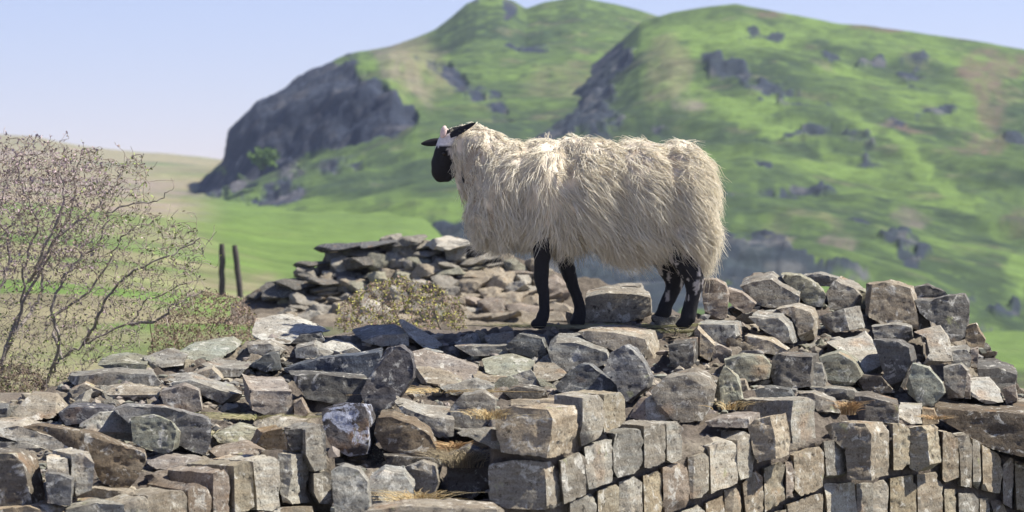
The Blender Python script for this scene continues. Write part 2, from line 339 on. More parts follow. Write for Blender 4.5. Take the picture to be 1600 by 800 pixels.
rc = lerp3(np.broadcast_to(ROCK, V.shape).copy(), ROCK_L, sstep(.15, .4, fbm(V / 2.2, 191, 4)) * .55)
rm = sstep(.30, .72, np.clip(rock * 1.2 + n1 * .9 * (rock > .02), 0, 1)) * .92
c = lerp3(c, rc, rm)
dz = fbm(V / 17, 112, 5) * 2.1 + fbm(V / 6, 116, 4) * .55 + rm * (fbm(V / 3.0, 114, 5) * 1.3 + fbm(V / GR([1.3, 1.3, 3]), 115, 4) * .5 + .2)
fade = (sstep(380, 350, RR) * .8 + .2) * sstep(130, 140, RR)
sheet('green_hill', V, c, dz * fade * np.clip(RR / 260, .35, 1), HILLMAT)

# air between here and the hills
def build_haze():
    m = bpy.data.materials.new('haze'); m.use_nodes = True; n = m.node_tree.nodes; n.clear()
    o = n.new('ShaderNodeOutputMaterial'); v = n.new('ShaderNodeVolumePrincipled'); v.inputs['Color'].default_value = (.62, .74, 1.0, 1)
    v.inputs['Density'].default_value = HAZE; v.inputs['Anisotropy'].default_value = 0.2
    m.node_tree.links.new(v.outputs[0], o.inputs['Volume'])
    bm = bmesh.new(); bmesh.ops.create_cube(bm, size=1); me = bpy.data.meshes.new('haze'); bm.to_mesh(me); bm.free()
    h = link('haze', me, m); h.scale = (3000, 2400, 120); h.location = (0, 300, 20); h['kind'] = 'stuff'


# ------------------------------------------------ the ruined wall
def Dr(px, py):      # distance of the rubble top
    return 9.0 + (800 - py) * 0.0095 + max(px - 1070, 0) * 0.0021
def Df(px):          # distance of the coursed right hand face
    return float(np.interp(px, [740, 860, 1070, 1300, 1600, 2100], [9.18, 9.22, 9.85, 10.55, 11.45, 12.6]))
def Dl(px):          # distance of the coursed left hand face
    return float(np.interp(px, [-100, 210, 510, 600], [8.75, 8.9, 9.45, 9.6]))
COL = {'g': (.34, .325, .29), 't': (.41, .36, .285), 'w': (.53, .51, .455), 'o': (.38, .30, .20), 'd': (.17, .165, .155), 'b': (.225, .235, .245),
       'y': (.43, .385, .295), 'p': (.375, .325, .28), 'e': (.35, .35, .28), 'm': (.12, .125, .145), 'n': (.20, .17, .135)}
WALL = empty('ruined_wall', at(900, 640, 10.6), label='broad ruined stone wall in the foreground with coursed face and loose rubble top', cat='wall')
def poly(s): return [tuple(float(v) for v in p.split(',')) for p in s.split()]
PENDING = []; POLYS = []
def stone(kind, c, s, off=(0, -8), t=.22, slope=None, dd=0, name=None, root=None, chip=.0048, sub=.011):
    """kind R rubble, F facing stone on the right, L facing stone on the left"""
    P = poly(s); mx_ = sum(p[0] for p in P) / len(P); my_ = sum(p[1] for p in P) / len(P); e_ = 2.2 if kind == 'R' else 1.7
    P = [(x + e_ * (x - mx_) / (math.hypot(x - mx_, y - my_) + 1e-6), y + e_ * (y - my_) / (math.hypot(x - mx_, y - my_) + 1e-6)) for x, y in P]
    xs = [p[0] for p in P]; ys = [p[1] for p in P]; cx = sum(xs) / len(xs); yb = max(ys)
    if kind == 'R':
        d0 = Dr(cx, yb) + dd; sx, sy = slope or (0.0, 0.0008); fd = lambda x, y: d0 + sx * (x - cx) + sy * (yb - y)
    else:
        g = Df if kind == 'F' else Dl
        if slope == 0: d0 = g(cx) + dd; fd = lambda x, y: d0 + (yb - y) * .0003
        else: fd = lambda x, y: g(x) + dd + (yb - y) * .0003
    front = [at(x, y, fd(x, y) + random.uniform(-.006, .006)) for x, y in P]
    k = .93
    back = [at(cx + (x - cx) * k + off[0], (yb + (y - yb) * k) + off[1] - (yb - y) * .04, fd(cx, y) + (fd(x, y) - fd(cx, y)) * k + t) for x, y in P]
    bm = bmesh.new(); vf = [bm.verts.new(p) for p in front]; vb = [bm.verts.new(p) for p in back]; n = len(P)
    bm.faces.new(vf); bm.faces.new(vb[::-1])
    for i in range(n): bm.faces.new((vf[i], vb[i], vb[(i + 1) % n], vf[(i + 1) % n]))
    bmesh.ops.recalc_face_normals(bm, faces=bm.faces)
    if bm.calc_volume(signed=True) < 0: bmesh.ops.reverse_faces(bm, faces=bm.faces)
    ctr = sum((v.co for v in bm.verts), Vector()) / len(bm.verts)
    size = max((v.co - ctr).length for v in bm.verts)
    for q in range(3 if kind == 'R' else 1):          # knock a few corners off along flat breaks
        v = random.choice(list(bm.verts)); dn = (v.co - ctr).normalized(); dn = (dn + Vector((random.gauss(0, .3), random.gauss(0, .3), random.gauss(0, .3)))).normalized()
        ext = max((u.co - ctr).dot(dn) for u in bm.verts)
        r_ = bmesh.ops.bisect_plane(bm, geom=list(bm.verts) + list(bm.edges) + list(bm.faces), plane_co=ctr + dn * (ext - size * random.uniform(.05, .18)), plane_no=dn, clear_outer=True)
        bmesh.ops.holes_fill(bm, edges=[e for e in bm.edges if e.is_boundary])
    for v in bm.verts: v.co -= ctr
    nm = name or ('facing_stone' if kind in 'FL' else 'core_stone')
    me = bpy.data.meshes.new(nm); bm.to_mesh(me); bm.free()
    o = bpy.data.objects.new(nm, me); col.objects.link(o)
    md = o.modifiers.new('r', 'REMESH'); md.mode = 'SHARP'; md.octree_depth = 4 if (size < .10 or sub == .02) else 5 if size < .27 else 6; md.scale = .95; md.sharpness = 1.0; md.use_remove_disconnected = False
    j = random.uniform(.70, .94); b = COL[c]; w = random.uniform(-.012, .012)
    if kind != 'R': b = (b[0] * 1.03, b[1], b[2] * .95)
    PENDING.append((o, ctr, (b[0] * j * .98 + w, b[1] * j, b[2] * j * .97 - w, 1), root, chip))
    POLYS.append((min(xs) + min(off[0], 0), min(ys) + min(off[1], 0), max(xs) + max(off[0], 0), max(ys), P))
    return o
def rough_up(V, Nn, amp, seed, strata=1.0):
    """broken, pitted surface: broad lumps, cleavage facets and pits"""
    P = V * GR([1, 1, strata]); s = seed
    d = fbm(P * 6 + s, 1, 3) * 1.1
    q = fbm(P * 9 + s, 3, 3) * 3; f = q - np.floor(q); d += (np.floor(q) + sstep(.35, .65, f)) * .42      # cleavage steps
    d += fbm(P * 26 + s, 5, 3) * .5 + fbm(P * 60 + s, 4, 3) * .35
    d -= sstep(.28, .55, fbm(P * 34 + s, 6, 2)) * .9
    return V + Nn * (d * amp)[:, None]
def finish_stones():
    bpy.context.view_layer.update()
    dg = bpy.context.evaluated_depsgraph_get()
    for i, (o, ctr, rgba, root, chip) in enumerate(PENDING):
        ev = o.evaluated_get(dg); me = bpy.data.meshes.new_from_object(ev)
        V = get_co(me); V2 = rough_up(V, get_no(me), chip, i * 7.7, 1.5)
        me.vertices.foreach_set('co', V2.astype(np.float32).ravel()); me.update()
        me.polygons.foreach_set('use_smooth', np.ones(len(me.polygons), dtype=bool))
        me.set_sharp_from_angle(angle=R(34))
        me.materials.clear(); me.materials.append(MOTTLED if root and 'mottled blue-black and white' in root else STONE)
        old = o.data; o.modifiers.clear(); o.data = me; me.name = old.name; bpy.data.meshes.remove(old)
        o.location = ctr; o.color = rgba
        if root is None: o.parent = WALL; o.matrix_parent_inverse = Matrix.Translation(WALL.location).inverted()
        else: tag(o, root, 'stone', 'loose stones lying on the ruined wall')
def many(kind, txt):
    for ln in txt.strip().split('\n'):
        f = [a.strip() for a in ln.split('|')]
        kw = {}
        for e in f[3:]:
            k, v = e.split('='); kw[k] = eval(v)
        off = tuple(float(v) for v in f[2].split(',')) if f[2] else (0, -8)
        stone(kind, f[0], f[1], off, **kw)

# right hand face, course by course (rows of the photograph)
many('F', """
t | 773,646 800,637 855,640 862,655 858,690 853,714 815,710 785,705 778,680 | 46,-9 | t=.16 | slope=0
w | 911,624 935,620 943,632 941,665 935,682 914,697 911,680 912,645 | -46,-9 | t=.26
y | 945,618 970,614 976,625 977,655 968,665 945,675 943,650 | -56,-6 | t=.26
g | 765,728 800,722 845,724 851,740 853,790 850,797 790,793 765,782 | 28,-7 | t=.12 | slope=0
g | 877,722 905,708 914,716 919,760 915,772 882,787 880,760 | -26,-6
w | 914,700 945,688 956,688 956,752 940,758 921,764 917,735 | -30,-6
g | 958,680 985,672 1000,674 1005,690 1003,728 990,738 966,745 960,735 | -30,-6
g | 1007,668 1037,664 1040,680 1038,720 1020,731 1008,729 | -45,-8
w | 1042,664 1058,660 1066,670 1064,715 1050,722 1043,718 | -70,-6
g | 892,785 925,772 932,778 932,830 892,830 | -26,-5
y | 935,768 962,757 967,763 966,830 936,830 | -26,-5
w | 969,754 990,747 1002,756 1003,830 971,830 | -26,-5
y | 1006,745 1028,736 1034,742 1034,790 1028,813 1008,820 | -26,-5
p | 1037,733 1060,726 1073,732 1076,770 1070,790 1045,804 1038,790 | -26,-5
g | 1078,716 1100,709 1107,716 1106,764 1095,774 1080,777 | -26,-5
w | 1110,700 1135,690 1149,697 1150,753 1140,759 1112,770 | -46,-18 | t=.3
w | 1153,690 1165,676 1172,682 1178,715 1174,743 1158,749 1153,730 | -80,-10 | t=.3
t | 1162,757 1172,742 1182,737 1192,747 1192,790 1190,820 1168,820 | -26,-5
y | 1195,733 1218,723 1227,727 1226,779 1215,789 1196,799 | -26,-5
p | 1229,723 1237,722 1240,740 1238,774 1229,778 | -20,-5
t | 1242,714 1262,703 1279,700 1285,710 1284,758 1274,768 1252,773 1243,762 | -26,-5
g | 1288,691 1315,687 1322,696 1324,738 1315,745 1293,744 | -40,-8
t | 1170,668 1180,657 1203,652 1209,680 1212,716 1182,723 1175,700 | 26,-9 | t=.15 | slope=0 | dd=-.05
w | 1240,627 1262,622 1271,630 1273,690 1260,697 1240,699 1237,660 | -90,-4 | t=.30 | dd=.06
t | 1285,668 1300,663 1350,664 1359,680 1360,748 1325,747 1322,700 1305,688 | 30,-7 | t=.14 | slope=0 | dd=-.06
y | 1396,665 1412,664 1420,673 1421,724 1410,733 1397,733 | -26,-8
y | 1419,669 1440,667 1447,673 1452,731 1435,737 1422,729 | 20,-5 | t=.10 | slope=0 | dd=-.04
t | 1474,676 1486,678 1496,684 1499,754 1480,757 1473,748 | -20,-6
g | 1499,683 1514,680 1518,700 1517,760 1502,757 | -20,-6
g | 1520,686 1532,692 1531,730 1532,764 1521,755 | -20,-6
t | 1535,696 1560,710 1566,735 1562,769 1537,764 | -20,-6
p | 1568,712 1583,719 1581,793 1568,785 | -20,-6
t | 1586,721 1632,727 1632,800 1590,796 | -20,-6
w | 1292,757 1335,755 1338,800 1337,830 1295,830 | -26,-5
g | 1339,757 1362,757 1364,830 1341,830 | -26,-5
w | 1367,757 1382,753 1388,765 1387,830 1368,830 | -26,-5
y | 1392,748 1425,743 1431,760 1432,830 1392,830 | -26,-5
t | 1434,743 1462,739 1471,760 1473,830 1436,830 | -26,-5
y | 1476,766 1492,766 1496,830 1478,830 | -26,-5
g | 1499,773 1520,771 1528,781 1529,830 1500,830 | -26,-5
g | 1531,779 1545,779 1550,830 1533,830 | -26,-5
t | 1552,783 1565,782 1573,800 1573,830 1554,830 | -26,-5
t | 1577,802 1630,808 1630,860 1577,840 | -26,-5
w | 1052,808 1075,800 1090,790 1100,800 1100,850 1054,850 | -26,-5
t | 1104,788 1130,775 1133,850 1105,850 | -26,-5
t | 1136,768 1150,763 1157,773 1157,850 1137,850 | -26,-5
t | 1232,790 1262,777 1284,773 1286,830 1234,830 | -26,-5
y | 1198,806 1228,797 1228,850 1198,850 | -26,-5
t | 1008,826 1030,818 1048,810 1050,860 1010,860 | -26,-5
""")
# two unseen courses below the frame carry the face down to the ground
x = 770
while x < 1700:
    w = random.uniform(28, 48)
    for q in range(3):
        y0 = 838 + q * 66 + (12 if x > 1540 and q == 0 else 0) + (18 if x < 1190 and q == 0 else 0)
        stone('F', random.choice('gtywt'), f'{x+1},{y0} {x+w-3},{y0+random.uniform(-3,3)} {x+w-2},{y0+60} {x+1},{y0+62}', (-20, -4), t=.2, sub=.02)
    x += w
# left hand face
many('L', """
g | 232,776 262,770 285,768 291,778 293,835 235,835 | -40,-8
w | 196,790 225,778 230,784 232,840 196,840 | -50,-8
p | 295,768 308,758 325,766 330,780 330,835 296,835 | -70,-14
p | 334,742 350,735 358,748 359,800 357,835 334,835 | -76,-8 | t=.3
y | 366,730 388,723 396,732 396,790 385,798 368,800 | -76,-6 | t=.3
w | 401,723 430,715 436,723 437,790 425,797 402,796 | -70,-7 | t=.3
w | 434,709 455,711 456,740 451,775 455,787 438,786 | 28,-5 | t=.12 | slope=0 | dd=.02
g | 478,673 500,664 508,675 509,730 492,735 479,710 | -36,-6 | t=.25 | dd=.02
d | 446,673 470,671 476,680 475,702 455,704 448,690 | 20,-6 | t=.2 | slope=0 | dd=.08
o | 412,677 440,670 449,688 448,704 420,703 400,694 | -10,-6 | t=.2 | slope=0 | dd=.12
g | 491,741 510,736 518,746 518,785 500,786 492,770 | -20,-5
t | 400,802 440,795 486,792 490,840 402,840 | -30,-5
d | -30,707 20,710 35,725 43,760 50,790 20,793 -30,795 | 24,-10 | t=.16 | slope=0 | dd=.10
w | 72,716 104,718 108,746 76,740 | 6,-8 | t=.2 | slope=0 | dd=.12
w | 112,711 140,707 146,725 143,765 120,774 113,745 | -30,-8 | t=.25 | dd=.12
b | 72,741 90,743 112,749 109,789 90,788 74,785 | 4,-4 | t=.12 | slope=0 | dd=0
t | -30,800 60,790 100,796 100,850 -30,850 | 0,-12
g | 102,796 150,788 192,790 192,850 104,850 | -10,-14
""")
# rubble that was piled behind the faces
many('R', """
w | -30,672 30,666 90,686 120,700 80,704 30,690 | 10,-14
g | -30,691 40,693 68,702 60,709 -30,703 | 10,-10
t | 20,648 50,616 85,618 104,637 80,652 40,658 | 5,-5 | slope=(0,.003)
d | -30,640 10,638 14,656 -30,661 | 4,-8
t | -30,657 20,656 70,666 40,673 -30,671 | 4,-6
m | 95,646 110,638 175,638 180,647 135,660 105,663 | 4,-7
g | 104,597 110,589 180,584 240,586 252,599 245,604 180,601 120,606 | 0,-8
e | 153,572 190,568 228,570 226,580 172,580 | 8,-16
t | 110,612 132,602 158,612 150,620 116,622 | 4,-8
t | 160,610 200,602 250,608 245,622 180,622 | 4,-8 | slope=(0,.004)
p | 250,612 285,604 308,612 314,640 300,646 262,641 | 6,-7
g | 262,600 300,596 345,612 386,620 386,630 345,630 300,610 | -2,-16
g | 316,570 335,575 382,577 372,588 330,588 | 22,-12
e | 270,556 300,540 360,530 374,540 345,560 300,565 | 6,-6 | slope=(0,.005)
g | 225,560 262,548 290,556 285,570 240,575 | 6,-6 | slope=(0,.004)
t | 300,585 330,578 345,592 320,600 | 4,-6
d | 390,572 415,556 433,553 436,576 415,580 | 4,-5
p | 390,606 402,611 455,613 460,640 450,655 425,650 396,640 | -14,-24 | t=.24
p | 460,632 470,627 480,645 470,655 460,650 | 2,-4
g | 462,546 490,539 520,552 505,560 465,558 | 4,-8
g | 388,540 420,538 445,548 430,556 392,552 | 4,-8
w | 505,540 520,534 545,540 560,550 520,552 | 4,-6 | slope=(0,.004)
m | 442,577 500,562 560,556 598,549 592,566 582,590 560,588 500,578 452,582 | 2,-7
p | 620,560 660,548 700,560 745,575 740,600 690,595 655,580 | 5,-6 | slope=(0,.005)
g | 650,555 665,548 690,552 670,562 | 2,-4
t | 648,572 690,582 720,590 715,606 660,600 650,590 | 5,-8 | slope=(0,.005)
g | 690,606 740,596 770,604 766,616 710,618 | 6,-8 | slope=(0,.003)
g | 712,541 790,541 794,555 740,556 | 2,-5
g | 711,536 734,523 739,537 | 14,-2 | t=.12
t | 757,527 800,521 802,540 766,539 | 2,-5 | slope=(0,.003)
e | 755,562 800,556 832,566 830,585 812,593 760,582 | 4,-6 | slope=(0,.005)
t | 836,561 856,560 884,585 862,596 836,590 | 2,-5 | slope=(0,.005)
t | 740,585 790,588 800,600 745,600 | 2,-6 | slope=(0,.004)
g | 704,640 722,620 755,615 772,626 770,650 752,670 735,676 710,668 | 4,-6
d | 788,613 810,606 850,612 853,623 800,622 | 3,-6
t | 800,624 868,624 905,618 905,632 800,634 | 30,-6 | slope=(0,.002)
d | 790,543 812,524 845,530 853,555 835,559 800,551 | 10,-6
g | 858,546 870,536 900,537 945,552 951,566 905,580 885,579 865,568 | 4,-18 | t=.3
t | 905,519 960,522 1013,532 1014,565 1000,560 955,545 920,531 | 30,-13 | t=.24
d | 1046,541 1083,536 1082,568 1070,576 1050,572 | 8,-9
t | 1085,521 1090,515 1115,540 1108,562 1090,552 | 2,-6
g | 916,466 950,459 990,462 1014,466 1016,498 975,501 916,501 | 2,-13 | t=.24
g | 935,456 965,449 1000,446 1005,456 940,461 | 2,-4
p | 1098,440 1118,440 1132,448 1137,461 1134,495 1110,499 1103,490 | 2,-6
p | 1137,452 1158,459 1178,475 1165,491 1150,480 1138,470 | 2,-5
e | 1222,430 1250,433 1275,446 1287,460 1285,478 1262,475 1245,460 1230,442 | 2,-5
g | 1255,431 1280,429 1308,436 1298,447 1280,446 | 3,-4
g | 1293,456 1305,440 1332,452 1345,464 1344,480 1320,481 1297,482 | 9,-8
t | 1212,484 1240,480 1264,488 1270,500 1268,530 1250,535 1245,510 1238,497 | 9,-7
g | 1172,497 1215,500 1228,512 1233,530 1236,540 1215,530 1190,513 | 13,-15
g | 1281,496 1317,485 1325,515 1290,522 | 26,-6 | t=.15
g | 1092,507 1145,509 1149,526 1135,540 1110,532 1092,520 | 13,-8
p | 1113,537 1140,550 1138,565 1115,563 | 2,-5
t | 1165,526 1205,534 1230,548 1225,556 1190,549 1166,541 | 5,-6
g | 1155,549 1190,548 1192,559 1157,557 | 3,-4
d | 1204,560 1212,556 1268,558 1264,602 1240,605 1212,604 1204,590 | 14,-7
g | 1270,567 1283,571 1288,590 1289,608 1276,606 1268,598 | 3,-4
e | 1280,561 1310,554 1335,570 1345,588 1330,600 1300,602 1289,590 | 5,-10
w | 1295,536 1335,531 1352,521 1370,545 1381,578 1370,590 1350,580 1325,556 | 0,-5 | slope=(0.0006,.0035)
n | 1330,585 1375,590 1395,612 1370,613 1340,606 | 4,-4
d | 1366,534 1400,536 1418,546 1422,565 1412,585 1402,610 1370,612 1365,600 1383,583 | 10,-6 | slope=(-.0006,0.0005)
e | 1416,604 1426,570 1450,577 1470,600 1474,614 1455,634 1440,632 1420,615 | 3,-4 | dd=-.06
g | 1476,576 1500,571 1510,581 1506,620 1481,622 1477,600 | 3,-4
p | 1507,582 1515,590 1516,622 1508,622 | 3,-3
w | 1430,520 1468,511 1480,530 1487,563 1465,568 1442,570 1455,550 1449,530 | 2,-4 | slope=(0.0008,.002)
t | 1350,446 1385,443 1420,453 1425,470 1432,495 1434,515 1410,511 1375,505 1352,490 | 8,-6 | slope=(.0006,.0006)
e | 1340,453 1357,459 1355,481 1342,478 | 2,-5
g | 1364,511 1400,508 1422,513 1425,530 1400,537 1370,532 | 2,-5
d | 1420,452 1450,448 1475,456 1480,464 1430,465 | 0,-3
d | 1430,470 1455,471 1480,465 1505,462 1512,477 1510,510 1505,530 1485,532 1475,515 1440,490 | 4,-6 | t=.25
d | 1433,488 1446,489 1452,510 1436,518 | 2,-4
o | 1510,510 1525,507 1530,520 1538,530 1535,541 1510,540 | 2,-3
g | 1485,549 1510,547 1516,558 1514,573 1490,571 | 2,-10
p | 1517,549 1527,546 1527,575 1519,573 | 1,-3
d | 1530,578 1560,578 1587,586 1586,602 1573,616 1552,602 1532,590 | -3,-18 | t=.28
w | 1518,594 1545,592 1560,610 1566,627 1540,629 1518,618 | 0,-4 | slope=(0.001,.003)
p | 1570,610 1584,604 1588,625 1572,631 | 2,-3
n | 1335,621 1355,621 1400,633 1402,660 1345,658 1340,640 | 2,-10
w | 1405,637 1438,637 1440,661 1407,662 | 2,-8 | slope=(0.001,.002)
o | 1442,639 1458,642 1466,661 1443,662 | 1,-5
n | 1456,636 1500,642 1600,650 1660,652 1660,716 1600,712 1565,705 1530,691 1500,673 1470,656 | 26,-22 | t=.5 | dd=.5
t | 1560,632 1660,640 1660,656 1575,650 | 10,-12 | t=.5 | dd=.3
d | 1165,611 1200,607 1230,610 1240,622 1170,626 | 5,-5
g | 1241,615 1270,616 1300,627 1312,646 1278,641 1266,624 | 4,-6
g | 1262,604 1330,611 1342,622 1318,624 1280,614 | 4,-5
p | 1102,660 1130,655 1168,654 1170,668 1108,667 | 20,-10 | dd=-.2
g | 1100,600 1118,598 1122,612 1110,625 | 2,-4
t | 1140,598 1162,596 1168,610 1145,612 | 3,-6
p | 986,650 1000,626 1008,623 1010,656 | 2,-4
w | 1011,625 1023,619 1045,645 1046,656 1012,656 | 3,-4
t | 575,800 640,792 780,796 800,806 800,860 575,860 | 0,-14 | dd=-.2
g | 518,737 535,729 560,736 573,755 578,800 575,835 530,835 522,770 | 4,-8 | slope=(.001,0)
g | 578,752 600,740 630,744 647,765 640,790 600,798 582,790 | 2,-16 | t=.2
g | 634,731 660,723 678,731 682,755 675,775 655,770 648,755 | 2,-5
t | 100,775 150,764 205,770 215,784 150,790 | 6,-10
p | 225,745 262,735 300,742 330,750 300,758 240,758 | 4,-6 | slope=(0,.003)
p | 330,705 380,695 412,704 400,714 345,716 | 6,-8 | slope=(0,.003)
e | 335,680 370,668 410,674 405,692 345,694 | 6,-8 | slope=(0,.003)
t | 395,660 430,655 475,657 470,668 410,672 | 12,-6 | slope=(0,.003)
p | 230,722 260,712 300,716 330,722 300,732 240,734 | 6,-8 | slope=(0,.003)
n | 700,716 730,700 762,712 770,760 735,780 700,765 | 4,-10 | dd=.42
n | 600,712 640,715 690,720 685,740 610,735 | 2,-6 | dd=.1
""")
# stones one could pick up
LOOSE = [
('w', '390,538 402,498 438,493 470,505 502,519 472,524 458,535 425,537', (16, -3), dict(slope=(0, .0055), t=.10, sub=.010, chip=.004), 'large pale flat slab tilted on the wall top, leftmost pale slab against the heather'),
('d', '456,536 470,525 500,521 506,532 490,539', (2, -4), dict(t=.12), 'dark block added as the shaded right front of the pale tilted slab'),  # slab's shaded front edge, added as a separate dark-coloured block
('g', '568,533 600,525 636,521 638,540 600,540', (-22, -18), dict(t=.26), 'flat grey slab with dark front edge on the wall crest left of the triangular slab'),
('w', '626,499 650,511 698,541 665,544 642,526 632,514', (-5, -3), dict(slope=(.002, .004), t=.09, sub=.010, chip=.004), 'thin pale triangular slab leaning on the wall crest below the yellow green shrub'),
('m', '567,612 590,562 600,546 625,541 640,553 645,575 643,592 625,615 610,635 590,640 572,634', (7, -4), dict(t=.16, dd=-.12), 'upright blue-black stone with a rounded top, tallest in the middle of the rubble'),
('d', '455,587 500,588 575,593 571,612 562,630 520,628 480,622 466,602', (-5, -9), dict(t=.2, dd=-.05), 'long dark grey slab with straight pale top edge left of the upright blue-black stone'),
('m', '505,642 530,631 566,633 573,650 575,690 570,708 545,711 520,700 508,670', (15, -2), dict(t=.2, dd=-.08), 'squarish stone mottled blue-black and white above the brown ridged stones'),
('n', '590,656 612,653 645,665 670,680 680,700 678,716 640,716 600,706 588,680', (4, -14), dict(t=.22, dd=-.02), 'brown stone with rusty ridges right of the mottled blue stone'),
('g', '622,635 670,653 708,657 706,680 685,683 650,663', (-6, -22), dict(t=.24, dd=-.02), 'wedge shaped grey slab with a smooth sloping top above the orange grass tuft'),
('b', '870,602 890,582 908,570 920,572 940,586 962,602 970,615 920,613 875,611', (6, -4), dict(t=.14, dd=-.02), 'low pointed blue-grey stone on top of the squared facing blocks'),
('b', '945,582 955,553 975,542 987,549 1005,570 1013,590 1008,605 990,620 984,628 970,620 965,600', (9, -4), dict(t=.15, dd=-.05), 'blue-grey stone standing on end below the sheep'),
('g', '1020,612 1042,592 1085,586 1105,596 1114,612 1108,640 1096,656 1060,658 1032,642', (6, -12), dict(t=.26, dd=0), 'big rounded boulder with a dark front right of the standing blue-grey stone'),
('e', '1122,640 1119,602 1132,572 1150,590 1158,622 1140,627', (3, -3), dict(t=.12, slope=(.0012, 0)), 'leaf shaped olive stone standing on its point right of the big boulder'),
('e', '1132,563 1160,558 1190,560 1203,572 1200,590 1170,595 1145,591 1134,577', (2, -6), dict(t=.2, chip=.004, sub=.016), 'rounded oblong olive stone on the right part of the wall'),
('g', '1157,450 1175,442 1205,438 1235,456 1248,463 1247,477 1205,480 1180,472 1168,462', (4, -15), dict(t=.3), 'big humped boulder on the crest just right of the sheep rump'),
('b', '182,642 200,634 260,639 328,656 327,690 320,711 300,705 270,690 205,662', (-5, -8), dict(t=.2, dd=-.02, chip=.0045), 'large smooth blue-grey slab with square right end on the left part of the wall'),
('w', '112,664 150,647 195,643 202,660 205,690 180,685 150,673', (4, -4), dict(t=.12, dd=-.12, slope=(.0008, .001)), 'pale triangular stone between the blue-grey slab and the olive stone'),
('e', '207,654 240,650 265,660 280,676 278,700 255,708 230,700 210,690', (2, -4), dict(t=.16, dd=-.12, chip=.0045, sub=.016), 'pale rounded boulder with lichen in front of the blue-grey slab'),
('n', '35,668 60,666 100,672 150,682 200,702 224,707 226,720 213,745 204,760 185,763 160,755 150,740 145,716 120,705 80,681', (4, -8), dict(t=.2, dd=-.12), 'large dark brown stone jutting forward at the lower left corner'),
('w', '1296,534 1300,530 1310,528 1318,533 1312,540', (1, -2), dict(t=.05), ''),
]
for c_, s_, off_, kw_, lab_ in LOOSE:
    if lab_: stone('R', c_, s_, off_, name='loose_stone', root=lab_, **kw_)
    else: stone('R', c_, s_, off_, **kw_)
finish_stones()

# solid core: earth and packed rubble under the stones
def topline(x): return float(np.interp(x, [-500, 0, 100, 250, 330, 400, 550, 700, 885, 908, 1020, 1090, 1160, 1300, 1480, 1530, 1590, 1620, 2100], [640, 636, 605, 578, 560, 538, 526, 524, 516, 500, 499, 500, 480, 462, 478, 535, 604, 650, 690]))
def core_d(x, y):
    dr = Dr(x, y) + .09
    if x > 765:
        f0 = float(np.interp(x, [765, 860, 1000, 1070, 1170, 1280, 1460, 1600], [650, 632, 668, 690, 668, 690, 680, 730]))
        if x > 1440 and y <= f0: return dr + .55 * min(1, (x - 1440) / 20)
        if y > f0: return max(Df(x) + .075, 0) * min(1, (y - f0) / 30) + dr * (1 - min(1, (y - f0) / 30)) if dr > Df(x) else Df(x) + .075
        return max(dr, Df(x) + .075)
    if x < 520:
        f0 = float(np.interp(x, [-200, 150, 300, 400, 520], [790, 780, 760, 730, 700]))
        if y > f0: return Dl(x) + .14 + max(0, dr - Dl(x) - .14) * max(0, 1 - (y - f0) / 20)
        return dr
    hol = .42 * max(0, min(1, (x - 670) / 25, (772 - x) / 12, (y - 672) / 40, (800 - y) / 12))
    if y > 805: return 9.2 - (y - 805) * .0002
    return dr + .06 + hol
xs = np.concatenate([np.linspace(-500, -20, 12)[:-1], np.linspace(-20, 1640, 330), np.linspace(1640, 2100, 12)[1:]])
NY = 120; grid = []
for x in xs:
    y0 = topline(x); rowp = []
    top = at(x, y0, core_d(x, y0))
    for q in (3, 2, 1):                       # back of the wall
        rowp.append(Vector((top.x + .05 * q, top.y + (.35 + .25 * q if q < 3 else .95), top.z - (.02 if q == 1 else .12 if q == 2 else 1.8))))
    for k in range(NY):
        t = k / (NY - 1); y = y0 + (1120 - y0) * t ** 1.35
        rowp.append(at(x, y, core_d(x, min(y, 1120))))
    grid.append(rowp)
V = GR([[list(p) for p in r_] for r_ in grid]); a, b = V.shape[:2]
lump = np.abs(fbm(V * 9, 201, 4)) * .055 + fbm(V * 30, 203, 3) * .012
V[..., 2] += lump; V[..., 1] -= lump * .6
n1 = fbm(V * 5, 207, 5); n2 = fbm(V * 22, 208, 3)
c = np.broadcast_to(GR([.15, .125, .10]), V.shape).copy()
c = lerp3(c, GR([.27, .235, .18]), sstep(-.1, .4, n1)); c = lerp3(c, GR([.11, .09, .07]), sstep(.05, .4, n2) * .7)
idx = np.arange(a * b).reshape(a, b)
Fc = np.stack([idx[:-1, :-1], idx[:-1, 1:], idx[1:, 1:], idx[1:, :-1]], -1).reshape(-1, 4)
COREMAT = colmat('packed_earth', .95, 30, .55, 1.35, .9, .03)
core = link('rubble_core', mesh_np('rubble_core', V.reshape(-1, 3), Fc, True, c.reshape(-1, 3)), COREMAT, WALL)
bvh_core = BVHTree.FromPolygons([tuple(v) for v in V.reshape(-1, 3)], [tuple(int(i) for i in f) for f in Fc])

